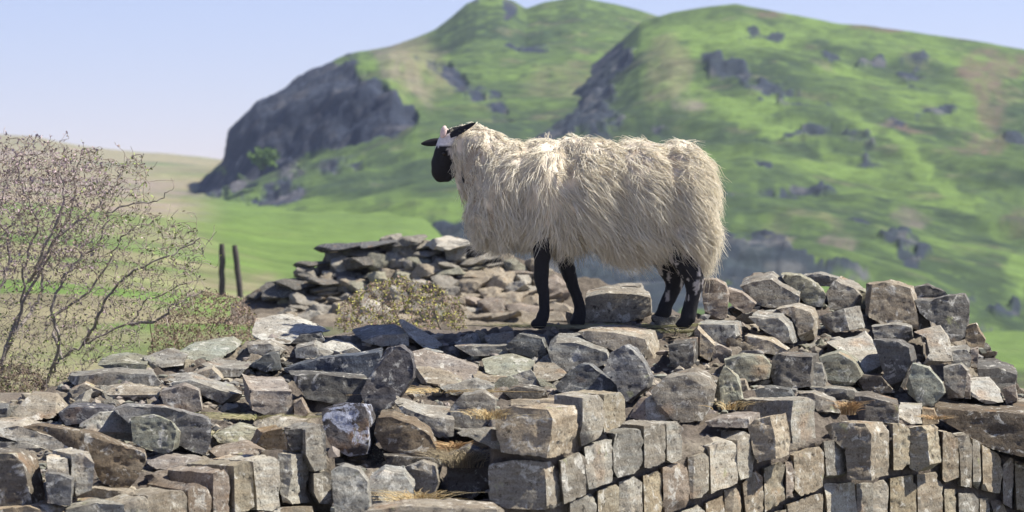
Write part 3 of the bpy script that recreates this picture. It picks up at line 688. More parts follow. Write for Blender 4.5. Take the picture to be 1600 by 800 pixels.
# small broken stones: a few shapes shared by many
def rock_template(name, seed, dims, sub=.09, amp=.055):
    rnd = random.Random(seed); bm = bmesh.new()
    for i in range(14):
        v = Vector((rnd.gauss(0, 1), rnd.gauss(0, 1), rnd.gauss(0, 1))).normalized()
        m = max(abs(v.x), abs(v.y), abs(v.z)); v = v.lerp(v / m, .65)
        bm.verts.new((v.x * dims[0] * .5, v.y * dims[1] * .5, v.z * dims[2] * .5))
    bmesh.ops.convex_hull(bm, input=bm.verts)
    me = bpy.data.meshes.new('t'); bm.to_mesh(me); bm.free()
    o = bpy.data.objects.new('t', me); col.objects.link(o)
    md = o.modifiers.new('r', 'REMESH'); md.mode = 'SHARP'; md.octree_depth = 4; md.scale = .9; md.use_remove_disconnected = False
    bpy.context.view_layer.update()
    m2 = bpy.data.meshes.new_from_object(o.evaluated_get(bpy.context.evaluated_depsgraph_get()))
    Vv = get_co(m2); Nn = get_no(m2)
    Vv += Nn * (fbm(Vv * 2.2 + seed, 1, 4) * amp * 2 + (np.abs(fbm(Vv * 4 + seed, 5, 3)) - .2) * amp * 2)[:, None]
    m2.vertices.foreach_set('co', Vv.astype(np.float32).ravel()); m2.update()
    m2.polygons.foreach_set('use_smooth', np.ones(len(m2.polygons), dtype=bool)); m2.set_sharp_from_angle(angle=R(38))
    m2.materials.clear(); m2.materials.append(STONE); m2.name = name
    bpy.data.objects.remove(o); bpy.data.meshes.remove(me); return m2
TM = [rock_template('rubble_stone', k, d) for k, d in enumerate([(1.3, 1, .7), (1, 1, .8), (1.5, 1, .45), (1.2, .9, .9), (1.6, 1.1, .35), (1, .8, 1), (1.4, 1.2, .6), (1.1, 1.1, .55)])]
def inside(x, y, m=3):
    for (x0, y0, x1, y1, P) in POLYS:
        if x0 - m < x < x1 + m and y0 - m < y < y1 + m: return True
    return False
cnt = 0; tries = 0; gravel = []
while cnt < 290 and tries < 9000:
    tries += 1
    x = random.uniform(-15, 1600); y = random.uniform(topline(x) + 2, 800)
    if 660 < x <= 785 and y > 680: continue
    if x > 780 and y > float(np.interp(x, [780, 900, 1100, 1300, 1600], [625, 618, 655, 650, 680])): continue
    if x < 520 and y > float(np.interp(x, [0, 200, 520], [785, 745, 680])): continue
    inn = inside(x, y, -2)
    if inn and random.random() < .9: continue
    s = random.uniform(.045, .15) if not inn else random.uniform(.03, .06)
    p = at(x, y, core_d(x, y) - (.015 if not inn else .02))
    me = random.choice(TM); o = bpy.data.objects.new('rubble_stone', me); col.objects.link(o)
    o.parent = WALL; o.matrix_parent_inverse = Matrix.Translation(WALL.location).inverted()
    o.location = p; o.scale = (s, s * random.uniform(.7, 1.1), s * random.uniform(.5, .95))
    o.rotation_euler = (random.gauss(.15, .3), random.gauss(0, .3), random.uniform(0, 6.28))
    b = COL[random.choice('ggtttwpedy')]; j = random.uniform(.62, .95); o.color = (b[0] * j * .98, b[1] * j, b[2] * j * .96, 1); cnt += 1
# gravel and crumbs as one mass
base_bm = bmesh.new(); bmesh.ops.create_icosphere(base_bm, subdivisions=1, radius=1)
IV = GR([list(v.co) for v in base_bm.verts]); IF = GR([[v.index for v in f.verts] for f in base_bm.faces]); base_bm.free()
Vs = []; Fs = []; Cs = []
for i in range(5200):
    x = random.uniform(-20, 1600); y = random.uniform(topline(x), 800)
    if 660 < x <= 785 and y > 680: continue
    if x > 780 and y > float(np.interp(x, [780, 900, 1100, 1300, 1600], [625, 620, 655, 650, 680])): continue
    if x < 520 and y > float(np.interp(x, [0, 200, 520], [785, 745, 680])): continue
    p = at(x, y, core_d(x, y)); h = bvh_core.ray_cast(Vector((p.x, p.y - .3, p.z + .5)), Vector((0, .5, -.86)))
    if h[0] is None: continue
    s = random.uniform(.005, .02) * random.choice([1, 1, 1.6])
    q = IV * (1 + rng.uniform(-.35, .35, (len(IV), 1))) * GR([s, s * random.uniform(.6, 1), s * random.uniform(.4, .8)])
    an = random.uniform(0, 6.28); q = q @ GR([[math.cos(an), -math.sin(an), 0], [math.sin(an), math.cos(an), 0], [0, 0, 1]])
    Vs.append(q + GR(list(h[0]))); Fs.append(IF + len(IV) * len(Fs)); cc = GR(COL[random.choice('gttpeyd')]) * random.uniform(.45, .85)
    Cs.append(np.tile(cc, (len(IV), 1)))
GRAVMAT = colmat('gravel', .95, 60, .7, 1.2)
gv = link('gravel', mesh_np('gravel', np.concatenate(Vs), np.concatenate(Fs), False, np.concatenate(Cs)), GRAVMAT, WALL); gv['kind'] = 'stuff'

# ------------------------------------------------ tubes and leaves as numpy batches
class Batch:
    def __init__(s): s.V = []; s.F = []; s.C = []; s.n = 0
    def add(s, V, Fc, c):
        s.V.append(V); s.F.append(Fc + s.n); s.C.append(np.broadcast_to(c, V.shape) if np.ndim(c) == 1 else c); s.n += len(V)
    def build(s, name, mat, parent=None, smooth=True, kind=None):
        o = link(name, mesh_np(name, np.concatenate(s.V), np.concatenate(s.F), smooth, np.concatenate(s.C)), mat, parent)
        if kind: o['kind'] = kind
        return o
def tube(b, pts, rad, c, k=3):
    P = np.asarray(pts, float); n = len(P); T = np.gradient(P, axis=0); T /= np.linalg.norm(T, axis=1, keepdims=True) + 1e-9
    u = np.cross(T, GR([.31, .2, .93])); u /= np.linalg.norm(u, axis=1, keepdims=True) + 1e-9; w = np.cross(T, u)
    rad = np.broadcast_to(rad, (n,)); a = np.arange(k) * 2 * math.pi / k
    V = P[:, None] + rad[:, None, None] * (np.cos(a)[None, :, None] * u[:, None] + np.sin(a)[None, :, None] * w[:, None])
    i = np.arange(n - 1)[:, None] * k + np.arange(k)[None]; j = np.arange(n - 1)[:, None] * k + (np.arange(k)[None] + 1) % k
    Fc = np.stack([i, j, j + k, i + k], -1).reshape(-1, 4)
    cc = np.repeat(np.asarray(c, float), k, axis=0) if np.ndim(c) == 2 else c
    b.add(V.reshape(-1, 3), Fc, cc)
def leaf(b, p, d, l, w, c):
    d = GR(d) / (np.linalg.norm(d) + 1e-9); u = np.cross(d, rng.normal(size=3)); u /= np.linalg.norm(u) + 1e-9; nn = np.cross(d, u)
    V = GR([p, p + d * l * .45 + u * w * .5 + nn * w * .15, p + d * l, p + d * l * .45 - u * w * .5 + nn * w * .15])
    b.add(V, GR([[0, 1, 2, 3]]), c)

# ------------------------------------------------ the sheep
SD = 11.68
def sp_(px, py, dd=0): return at(px, py, SD + dd)
PX_M = SD / F            # metres per photograph pixel at the sheep
SHEEP = empty('sheep', sp_(960, 512), label='shaggy cream fleeced sheep with black face and legs standing on the wall', cat='sheep')
ZL = sp_(0, 400).z
def blob_mesh(balls, caps, vox, smooth_it):
    """one continuous skin grown round balls and tapered limbs"""
    bm = bmesh.new()
    for (p, r) in balls:
        m = Matrix.Translation(p) @ Matrix.Diagonal((*r, 1)); bmesh.ops.create_icosphere(bm, subdivisions=4, radius=1, matrix=m)
    for (a, ra, b_, rb) in caps:
        n = max(2, int((b_ - a).length / .008))
        for i in range(n + 1):
            t = i / n; r = (ra + (rb - ra) * t) * (1.1 if ra < .045 and a.z < ZL else 1); bmesh.ops.create_icosphere(bm, subdivisions=2, radius=r, matrix=Matrix.Translation(a.lerp(b_, t)))
    me = bpy.data.meshes.new('t'); bm.to_mesh(me); bm.free(); o = bpy.data.objects.new('t', me); col.objects.link(o)
    md = o.modifiers.new('r', 'REMESH'); md.mode = 'VOXEL'; md.voxel_size = vox
    ms = o.modifiers.new('s', 'SMOOTH'); ms.iterations = smooth_it; ms.factor = .5
    bpy.context.view_layer.update()
    m2 = bpy.data.meshes.new_from_object(o.evaluated_get(bpy.context.evaluated_depsgraph_get()))
    bpy.data.objects.remove(o); bpy.data.meshes.remove(me)
    m2.polygons.foreach_set('use_smooth', np.ones(len(m2.polygons), dtype=bool)); m2.materials.clear(); return m2
def px_of(V):       # photograph pixel of world points, used only to lay out the coat pattern on this one animal
    y = V[:, 1]; x = V[:, 0] / y; z = (V[:, 2] - CAMZ) / y
    f = cp - sp * z; return 800 + F * x / f, 400 - F * (z * cp + sp) / f
torso = [((790, 300), (.150, .150, .185), -.02), ((850, 302), (.17, .175, .205), 0), ((930, 300), (.18, .185, .200), 0), ((1010, 305), (.17, .185, .205), 0), ((1070, 305), (.130, .165, .205), 0), ((757, 265), (.095, .105, .150), -.02)]
caps = []
def chain(pts):
    for (a, b_) in zip(pts[:-1], pts[1:]): caps.append((sp_(a[0], a[1], a[3]), a[2], sp_(b_[0], b_[1], b_[3]), b_[2]))
chain([(770, 250, .085, -.01), (745, 228, .078, 0), (722, 220, .066, .01), (706, 224, .060, .015)])       # neck to poll
chain([(706, 224, .058, .015), (700, 238, .058, .018), (692, 255, .049, .022), (688, 267, .040, .026), (688, 275, .029, .028)])
chain([(690, 240, .034, .018), (682, 256, .024, .022), (682, 266, .022, .024)])   # face
chain([(714, 242, .045, .016), (708, 266, .026, .02), (698, 275, .027, .026)])         # jaw
chain([(850, 355, .060, -.07), (848, 390, .042, -.09), (846, 415, .030, -.09), (846, 440, .0275, -.09), (850, 462, .021, -.09), (851, 485, .0215, -.09), (848, 496, .026, -.09)])
chain([(885, 360, .060, .05), (880, 392, .045, .06), (884, 412, .032, .06), (893, 440, .0265, .06), (901, 462, .021, .06), (907, 482, .022, .06), (905, 494, .026, .06)])
chain([(1070, 350, .075, -.06), (1064, 398, .056, -.08), (1076, 418, .050, -.08), (1085, 438, .039, -.08), (1084, 458, .029, -.08), (1078, 482, .027, -.08), (1075, 496, .031, -.08)])
chain([(1045, 350, .075, .06), (1036, 398, .056, .09), (1045, 418, .044, .09), (1055, 438, .037, .09), (1050, 456, .028, .09), (1041, 476, .026, .09), (1037, 488, .030, .09)])
hoofs = [((842, 508), -.09), ((902, 505), .06), ((1068, 508), -.08), ((1029, 499), .09)]
balls = [(sp_(*p, dd), r) for p, r, dd in torso]
for (p, dd) in hoofs:
    q = sp_(*p, dd)
    for s in (-1, 1): balls.append((q + Vector((0, s * .014, .004)), (.034, .015, .022)))
bd = blob_mesh(balls, caps, .0085, 4)
V = get_co(bd); hx, hy = px_of(V)
V += get_no(bd) * ((fbm(V * 40, 300, 3) * .0016) + (hy > 380) * fbm(V * GR([70, 70, 30]), 302, 3) * .0035)[:, None]
bd.vertices.foreach_set('co', V.astype(np.float32).ravel())
c = np.zeros_like(V) + GR([.34, .28, .20])
blk = GR([.012, .011, .012])
legs = hy > 358; c[legs] = blk
nz = fbm(V * 26, 301, 4); wz = fbm(V * GR([60, 60, 16]), 305, 3)
face = (hx < 722 + nz * 14) & (hy < 300); c[face] = blk
band = face & (hy > 213 + nz * 8) & (hy < 230 + nz * 12); c[band] = [.62, .58, .56]
cheek = face & (hx > 702 + (hy - 232) * .22 + nz * 8) & (hy > 230) & (hy < 262); c[cheek] = [.42, .38, .34]
mot = (hy > 380) & (hx > 1000) & (hy < 470) & (wz > .10 + .10 * (hx > 1065)); c[mot] = [.36, .33, .30]
mot2 = (hy > 392) & (hx > 1000) & (hx < 1040) & (hy < 458) & (wz > -.1); c[mot2] = [.45, .42, .38]
a = bd.color_attributes.new('col', 'FLOAT_COLOR', 'POINT'); cc = np.ones((len(V), 4), np.float32); cc[:, :3] = c; a.data.foreach_set('color', cc.ravel())
SKIN = colmat('short_hair_coat', .75, 90, .7, 1.3, .5, .004, .25)
link('body', bd, SKIN, SHEEP)

# ears, horn buds, eyes
def ear(root, tip, wid, dd0, dd1, droop, name='ear', inner=False):
    A = GR(sp_(*root, dd0)); B_ = GR(sp_(*tip, dd1)); ax = B_ - A; L = np.linalg.norm(ax); ax /= L
    up = GR([0, .35, 1.0]); up -= ax * up.dot(ax); up /= np.linalg.norm(up); nn = np.cross(ax, up)
    rows = 12; ring = 12; Vv = []; Cc = []
    for i in range(rows):
        t = i / (rows - 1); w = wid * (math.sin(math.pi * (t * .84 + .14)) ** .6) * (1 - t * .15); th = wid * .28 * (1 - t * .7)
        ctr = A + ax * L * t + up * (-droop * t * t)
        for k in range(ring):
            an = 2 * math.pi * k / ring; cu = math.cos(an)
            Vv.append(ctr + up * w * math.cos(an) + nn * (th * math.sin(an) + .35 * w * cu * cu)); Cc.append(blk * 1.2)
    Vv = GR(Vv); idx = np.arange(rows * ring).reshape(rows, ring)
    Fc = np.stack([idx[:-1], np.roll(idx[:-1], -1, 1), np.roll(idx[1:], -1, 1), idx[1:]], -1).reshape(-1, 4)
    Fc = np.concatenate([Fc, [[idx[-1][0], idx[-1][q], idx[-1][q + 1], idx[-1][q + 1]] for q in range(1, 0)]]) if False else Fc
    b = Batch(); b.add(Vv, Fc, GR(Cc)); o = b.build(name, SKIN, SHEEP); return o
ear((690, 220), (658, 223), .018, .035, .05, .004)
ear((704, 213), (743, 193), .016, -.055, -.092, -.002)
for (p, dd, r) in (((693, 206), -.035, (.013, .012, .026)), ((697, 208), .05, (.012, .012, .020))):
    bm = bmesh.new(); bmesh.ops.create_icosphere(bm, subdivisions=3, radius=1, matrix=Matrix.Translation(sp_(*p, dd)) @ Matrix.Rotation(.25, 4, 'Y') @ Matrix.Diagonal((*r, 1)))
    me = bpy.data.meshes.new('horn_bud'); bm.to_mesh(me); bm.free(); Vh = get_co(me)
    me = mesh_np('horn_bud', Vh, [[v for v in f.vertices] for f in me.polygons], True, np.tile(GR([.66, .50, .44]), (len(Vh), 1))); link('horn_bud', me, SKIN, SHEEP)
EYE, _, _, eb = newmat('eye_wet'); eb.inputs['Base Color'].default_value = (.02, .015, .01, 1); eb.inputs['Roughness'].default_value = .12
for (p, dd) in (((694, 240), -.032), ((687, 241), .062)):
    bm = bmesh.new(); bmesh.ops.create_icosphere(bm, subdivisions=3, radius=.010, matrix=Matrix.Translation(sp_(*p, dd)))
    me = bpy.data.meshes.new('eye'); bm.to_mesh(me); bm.free(); link('eye', me, EYE, SHEEP)

# fleece: a dense inner coat and long hanging locks
fb = [((792, 300), (.152, .165, .205), -.02), ((850, 300), (.175, .195, .215), 0), ((930, 300), (.185, .205, .208), 0), ((1005, 302), (.175, .205, .212), 0), ((1062, 303), (.140, .19, .215), 0), ((762, 268), (.085, .12, .155), -.02), ((1085, 345), (.085, .15, .15), 0), ((762, 330), (.085, .12, .13), -.02), ((905, 235), (.11, .09, .055), 0), ((1062, 360), (.120, .175, .085), 0), ((980, 350), (.20, .17, .125), 0), ((880, 340), (.15, .165, .125), 0)]
fballs = [(sp_(*p, dd), r) for p, r, dd in fb]
caps = []
chain([(775, 255, .105, -.01), (750, 232, .100, 0), (735, 224, .084, .01), (723, 224, .072, .012)])
chain([(733, 236, .078, .0), (728, 262, .055, .01), (735, 285, .06, 0)])
fl = blob_mesh(fballs, caps, .012, 8)
V = get_co(fl); V += get_no(fl) * (fbm(V * GR([9, 9, 5]), 310, 4) * .018 + np.abs(fbm(V * GR([40, 40, 14]), 311, 3)) * .014)[:, None]
fl.vertices.foreach_set('co', V.astype(np.float32).ravel()); fl.update()
cn = fbm(V * 14, 312, 4); c = lerp3(np.zeros_like(V) + GR([.70, .61, .48]), GR([.42, .34, .25]), sstep(-.1, .4, cn))
a = fl.color_attributes.new('col', 'FLOAT_COLOR', 'POINT'); cc = np.ones((len(V), 4), np.float32); cc[:, :3] = c; a.data.foreach_set('color', cc.ravel())
WOOLMAT = colmat('wool', .95, 0, spec=.1)
_n = WOOLMAT.node_tree; _t = _n.nodes.new('ShaderNodeBsdfTranslucent'); _m = _n.nodes.new('ShaderNodeMixShader'); _m.inputs[0].default_value = .08
_p = _n.nodes['Principled BSDF']; _p.inputs['Sheen Weight'].default_value = .4; _p.inputs['Sheen Roughness'].default_value = .5; _p.inputs['Sheen Tint'].default_value = (1, .96, .84, 1)
_n.links.new(_n.nodes['Color Attribute'].outputs[0] if 'Color Attribute' in _n.nodes else [k for k in _n.nodes if k.type == 'VERTEX_COLOR'][0].outputs[0], _t.inputs[0])
_n.links.new(_n.nodes['Principled BSDF'].outputs[0], _m.inputs[1]); _n.links.new(_t.outputs[0], _m.inputs[2]); _n.links.new(_m.outputs[0], _n.nodes['Material Output'].inputs[0])
fleece = link('fleece', fl, WOOLMAT, SHEEP)
def wool():
    me = fl; me.calc_loop_triangles(); nT = len(me.loop_triangles)
    ti = np.empty(nT * 3, np.int32); me.loop_triangles.foreach_get('vertices', ti); ti = ti.reshape(-1, 3)
    Vv = get_co(me); Nv = get_no(me); A = Vv[ti]; ar = np.linalg.norm(np.cross(A[:, 1] - A[:, 0], A[:, 2] - A[:, 0]), axis=1)
    NL = 5400; K = 8; S = 5
    t = rng.choice(nT, NL, p=ar / ar.sum()); r1 = np.sqrt(rng.random(NL)); r2 = rng.random(NL); w = np.stack([1 - r1, r1 * (1 - r2), r1 * r2], -1)
    P = (A[t] * w[..., None]).sum(1); Nn = (Nv[ti[t]] * w[..., None]).sum(1); Nn /= np.linalg.norm(Nn, axis=1, keepdims=True)
    hx, hy = px_of(P)
    keep = ~((hx < 707 + 10 * (hy > 255)) & (hy < 300)) & ~((hy > 405) & (Nn[:, 2] < -.9) & (rng.random(NL) < .3))
    P, Nn, hx, hy = P[keep], Nn[keep], hx[keep], hy[keep]; n = len(P)
    down = GR([0, 0, -1.0])
    # comb: down the flank with slow swirls, forward on the shoulder, backward on the rump
    sw = fbm(P * 3.2, 320, 3); sw2 = fbm(P * 9.0, 321, 3)
    back = GR([1.0, 0, 0]); comb = down + back * (.25 + sw * 2.6 + sw2 * 2.0)[:, None]
    comb[:, 0] += np.where(hx < 800, .25, 0)
    comb -= Nn * (comb * Nn).sum(1)[:, None]; comb /= np.linalg.norm(comb, axis=1, keepdims=True) + 1e-6
    topn = np.clip(Nn[:, 2], 0, 1)
    ln = (.054 + .056 * rng.random(n)) * (1 - .42 * topn) * np.where(hx < 765, .62, 1.0) * (1 + .35 * np.clip(sw, -1, 1))
    ln = ln * (1 + .10 * sstep(900, 1000, hx) * sstep(330, 380, hy)); ln = np.where((hy > 395) & (Nn[:, 2] < -.5), ln * .72, ln)
    lift = .12 + .14 * topn + .22 * rng.random(n) ** 2
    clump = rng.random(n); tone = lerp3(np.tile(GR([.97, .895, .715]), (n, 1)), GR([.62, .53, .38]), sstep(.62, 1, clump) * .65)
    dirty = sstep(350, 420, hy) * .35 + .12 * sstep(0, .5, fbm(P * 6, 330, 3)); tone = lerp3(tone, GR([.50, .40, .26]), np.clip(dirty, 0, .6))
    s = np.linspace(0, 1, S)
    Vs = []; Cs = []
    wave_d = rng.normal(size=(n, 3)); ph = rng.random(n) * 6.28; tipj = rng.normal(size=(n, 3)) * .010
    for k in range(K):
        off = rng.normal(size=(n, 3)) * .0100; off -= Nn * (off * Nn).sum(1)[:, None]
        l = ln * rng.uniform(.75, 1.1, n); sj = rng.normal(size=(n, 3)) * .16
        u = comb + sj; pts = []
        for q in s:
            pos = P + off * (1 - .7 * q) + u * (l * q)[:, None] + Nn * (lift * l * (q - .55 * q * q) - .004)[:, None] + down * (.30 * l * q * q)[:, None] \
                  + wave_d * (.0075 * np.sin(q * 9 + ph + k * .15) * q)[:, None] + tipj * q
            pts.append(pos)
        pts = np.stack(pts, 1)                                   # n,S,3
        T = np.gradient(pts, axis=1); T /= np.linalg.norm(T, axis=2, keepdims=True) + 1e-9
        ref = rng.normal(size=(n, 1, 3)); uu = np.cross(T, ref); uu /= np.linalg.norm(uu, axis=2, keepdims=True) + 1e-9; ww = np.cross(T, uu)
        rad = (.0015 * (1 - s ** 1.7 * .85))[None, :, None] * rng.uniform(.7, 1.3, (n, 1, 1))
        ring = np.stack([pts + rad * (math.cos(a) * uu + math.sin(a) * ww) for a in (0, 2.094, 4.189)], 2)    # n,S,3,3
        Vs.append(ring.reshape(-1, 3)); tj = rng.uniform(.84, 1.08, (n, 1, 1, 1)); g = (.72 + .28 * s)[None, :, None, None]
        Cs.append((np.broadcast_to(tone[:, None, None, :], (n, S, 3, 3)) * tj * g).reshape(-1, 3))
    Vs = np.concatenate(Vs); Cs = np.clip(np.concatenate(Cs), 0, .95); m = n * K
    base = (np.arange(m) * S * 3)[:, None, None]; i = np.arange(S - 1)[None, :, None] * 3; k3 = np.arange(3)[None, None]; k4 = (k3 + 1) % 3
    a0 = base + i + k3; a1 = base + i + k4
    Fc = np.stack([a0, a1, a1 + 3, a0 + 3], -1).reshape(-1, 4)
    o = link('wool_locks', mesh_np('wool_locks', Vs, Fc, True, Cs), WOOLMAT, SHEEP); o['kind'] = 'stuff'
wool()

# ------------------------------------------------ bushes grown towards scattered points
BARK = colmat('bark', .9, 40, .7, 1.25)
LEAFM = colmat('leaves', .8, 0)
def grow(name, label, cat, roots, limbs, targets, D0, depth, rad, twig_c, bark_c, leaf_fn, nleaf, group=None, reach=140):
    """limbs: hand placed main boughs; every target point is then joined to the nearest wood by a curved twig"""
    root = empty(name, at(roots[0], roots[1], D0), label=label, cat=cat, group=group)
    nodes = []; nrad = []; ndir = []
    limb_objs = []
    for lm in limbs:
        ctrl = [GR(at(x, y, D0 + dd)) for (x, y, dd) in lm]
        pts = []
        for i in range(len(ctrl) - 1):
            p0 = ctrl[max(i - 1, 0)]; p1, p2 = ctrl[i], ctrl[i + 1]; p3 = ctrl[min(i + 2, len(ctrl) - 1)]
            for t in np.linspace(0, 1, 7)[:-1]:
                pts.append(.5 * ((2 * p1) + (-p0 + p2) * t + (2 * p0 - 5 * p1 + 4 * p2 - p3) * t * t + (-p0 + 3 * p1 - 3 * p2 + p3) * t ** 3))
        pts.append(ctrl[-1]); pts = GR(pts); pts[1:-1] += rng.normal(size=(len(pts) - 2, 3)) * .006
        rr = np.linspace(rad, rad * .25, len(pts)); b = Batch(); tube(b, pts, rr, GR(bark_c) * rng.uniform(.8, 1.2), 7); b.build('branch', BARK, root)
        nodes += list(pts); nrad += list(rr * .6); T = np.gradient(pts, axis=0); ndir += list(T / np.linalg.norm(T, axis=1, keepdims=True))
    tg = [GR(at(x, y, D0 + dd)) for (x, y, dd) in targets]
    NO = np.zeros((len(nodes) + len(tg) * 8, 3)); ND = np.zeros_like(NO); NR = np.zeros(len(NO)); cnt = len(nodes)
    NO[:cnt] = nodes; ND[:cnt] = ndir; NR[:cnt] = nrad
    rest = GR(tg); dist = np.full(len(rest), 1e9); near = np.zeros(len(rest), int)
    d_all = np.linalg.norm(rest[:, None] - NO[None, :cnt], axis=2); near = d_all.argmin(1); dist = d_all.min(1)
    alive = np.ones(len(rest), bool); tw = Batch(); lf = Batch(); paths = []
    for it in range(len(tg)):
        if it % 400 == 399: rest, dist, near, alive = rest[alive], dist[alive], near[alive], alive[alive]
        if not alive.any(): break
        j = np.where(alive, dist, 1e9).argmin(); alive[j] = False; q = near[j]; p0 = NO[q]; p3 = rest[j]; L = np.linalg.norm(p3 - p0)
        if L < .006 or L > .6: continue
        p1 = p0 + (ND[q] * .7 + GR([.25, 0, .3])) * L * .38; n = 6 if L > .08 else 4
        t = np.linspace(0, 1, n)[:, None]; pts = (1 - t) ** 2 * p0 + 2 * t * (1 - t) * p1 + t * t * p3; pts[1:-1] += rng.normal(size=(n - 2, 3)) * L * .03
        r0 = max(min(NR[q] * .85, .0020 + L * .016), .0014); rr = np.linspace(r0, max(r0 * .55, .0011), n)
        tube(tw, pts, rr, GR(twig_c[it % len(twig_c)]) * rng.uniform(.7, 1.3), 3); paths.append(pts)
        T = np.gradient(pts, axis=0); T /= np.linalg.norm(T, axis=1, keepdims=True) + 1e-9
        NO[cnt:cnt + n - 1] = pts[1:]; ND[cnt:cnt + n - 1] = T[1:]; NR[cnt:cnt + n - 1] = rr[1:] * .85
        dn = np.linalg.norm(rest[:, None] - NO[None, cnt:cnt + n - 1], axis=2); k = dn.argmin(1); dm = dn.min(1); up = dm < dist; near[up] = cnt + k[up]; dist[up] = dm[up]; cnt += n - 1
    tw.build('twigs', BARK, root, kind='stuff')
    for i in range(nleaf):
        pts = paths[int(rng.integers(len(paths)))]; p = pts[int(rng.integers(1, len(pts)))] + rng.normal(size=3) * .006
        leaf_fn(lf, p, pts[-1] - pts[0])
    if nleaf: lf.build('leaves', LEAFM, root, False, kind='stuff')
    return root
def in_poly(x, y, P):
    r = False; j = len(P) - 1
    for i in range(len(P)):
        if (P[i][1] > y) != (P[j][1] > y) and x < (P[j][0] - P[i][0]) * (y - P[i][1]) / (P[j][1] - P[i][1]) + P[i][0]: r = not r
        j = i
    return r
def scatter(n, P, d):
    xs = [p[0] for p in P]; ys = [p[1] for p in P]; res = []
    while len(res) < n:
        x = random.uniform(min(xs), max(xs)); y = random.uniform(min(ys), max(ys))
        if in_poly(x, y, P): res.append((x, y, random.uniform(-d, d)))
    return res
def bleaf(lf, p, d):
    # pixel column decides nothing about light: left boughs still carry dead pinkish catkins, right ones green buds
    k = p[0] < at(170, 400, 13.2).x + rng.normal() * .12 and p[2] > at(0, 470, 13.2).z + rng.normal() * .1
    if k: c = GR([.37, .28, .29]) * rng.uniform(.6, 1.3) if rng.random() < .7 else GR([.30, .24, .17])
    else: c = GR([.28, .33, .11]) * rng.uniform(.6, 1.3) if rng.random() < .6 else GR([.30, .25, .18])
    leaf(lf, p, d + rng.normal(size=3) * .04, rng.uniform(.010, .024), rng.uniform(.006, .012), c)
limbs = [[(40, 640, 0), (70, 600, 0), (95, 560, .02), (130, 540, .05), (200, 505, .1), (232, 470, .12), (300, 440, .1)],
         [(-10, 590, .1), (12, 540, .1), (35, 470, .05), (40, 400, 0), (60, 345, -.05), (30, 280, -.1), (45, 215, -.1)],
         [(0, 580, -.1), (20, 520, -.1), (55, 430, -.1), (95, 365, -.1), (140, 335, -.05), (178, 290, 0), (200, 250, .05), (225, 240, .1)],
         [(70, 600, 0), (92, 540, -.1), (80, 480, -.15), (110, 420, -.15), (150, 385, -.1), (175, 330, -.1), (240, 315, -.1), (262, 300, -.1)],
         [(95, 560, 0), (85, 500, .15), (120, 470, .2), (165, 420, .2), (190, 370, .2), (235, 350, .25)],
         [(130, 540, 0), (150, 500, -.1), (175, 455, -.15), (200, 430, -.2), (262, 400, -.2), (312, 372, -.2)],
         [(-30, 560, 0), (-10, 480, 0), (15, 400, .1), (0, 330, .1), (20, 270, .15), (70, 235, .2)],
         [(20, 520, 0), (60, 470, .25), (70, 410, .3), (110, 330, .3), (120, 270, .3), (130, 235, .3)],
         [(-20, 620, .05), (-60, 540, .1), (-80, 430, .1), (-90, 330, .1), (-60, 250, .1)],
         [(200, 505, .1), (245, 500, .1), (280, 470, .1), (318, 455, .15)], [(45, 440, 0), (65, 400, -.2), (100, 300, -.25), (85, 250, -.25)]]
outl = [(-140, 225), (-60, 215), (0, 218), (60, 212), (110, 228), (170, 250), (205, 244), (235, 262), (225, 300), (245, 335), (300, 352), (322, 385), (312, 440), (300, 475), (235, 500), (205, 545), (150, 565), (110, 600), (60, 640), (-80, 640)]
tg = scatter(6400, outl, .45) + scatter(3600, [(-100, 240), (150, 230), (180, 300), (150, 420), (-100, 430)], .4)
wide = [(-140, 200), (60, 196), (130, 214), (230, 230), (280, 285), (262, 315), (345, 350), (345, 430), (320, 490), (240, 520), (215, 560), (60, 640), (-80, 640)]
tg += scatter(700, wide, .5)
tg += [(10 + random.uniform(-8, 8), 200 + random.uniform(0, 30), 0) for _ in range(5)] + [(105, 205, .1), (60, 212, .1), (130, 222, 0)]
grow('bare_shrub', 'bare twiggy shrub with pinkish brown buds behind the left end of the wall', 'shrub', (40, 640), limbs, tg, 13.2, .4, .0085,
     [(.26, .21, .18), (.33, .27, .235), (.17, .14, .12), (.38, .31, .28)], (.24, .21, .185), bleaf, 8000)

# yellow green bilberry like shrub on the wall line
def yleaf(lf, p, d):
    c = (GR([.42, .40, .10]) if rng.random() < .65 else GR([.33, .22, .17])) * rng.uniform(.6, 1.25)
    leaf(lf, p, d + rng.normal(size=3) * .04, rng.uniform(.010, .022), rng.uniform(.007, .013), c)
def low_shrub(label, x0, x1, y0, yb, D0, n, nl, fn, seed, group):
    lim = [[(x0 + (x1 - x0) * t, yb + 6, random.uniform(-.2, .2)), (x0 + (x1 - x0) * t + random.uniform(-15, 15), (y0 + yb) / 2, random.uniform(-.2, .2)), (x0 + (x1 - x0) * t + random.uniform(-25, 25), y0 + random.uniform(10, 35), random.uniform(-.2, .2))] for t in np.linspace(.08, .92, 9)]
    o = [(x0 - 4, yb), (x0 + 8, (y0 + yb) / 2), (x0 + (x1 - x0) * .3, y0 + 6), (x0 + (x1 - x0) * .5, y0), (x0 + (x1 - x0) * .8, y0 + 14), (x1 - 5, (y0 + yb) / 2), (x1 + 4, yb)]
    grow('low_shrub', label, 'shrub', ((x0 + x1) / 2, yb), lim, scatter(n, o, .3), D0, .3, .004, [(.30, .22, .17), (.36, .29, .20), (.22, .16, .12)], (.2, .15, .11), fn, nl, group)
low_shrub('low twiggy shrub with yellow green leaf tips in front of the far rubble wall', 522, 728, 432, 516, 15.0, 1500, 1700, yleaf, 1, 'low shrubs along the wall line')

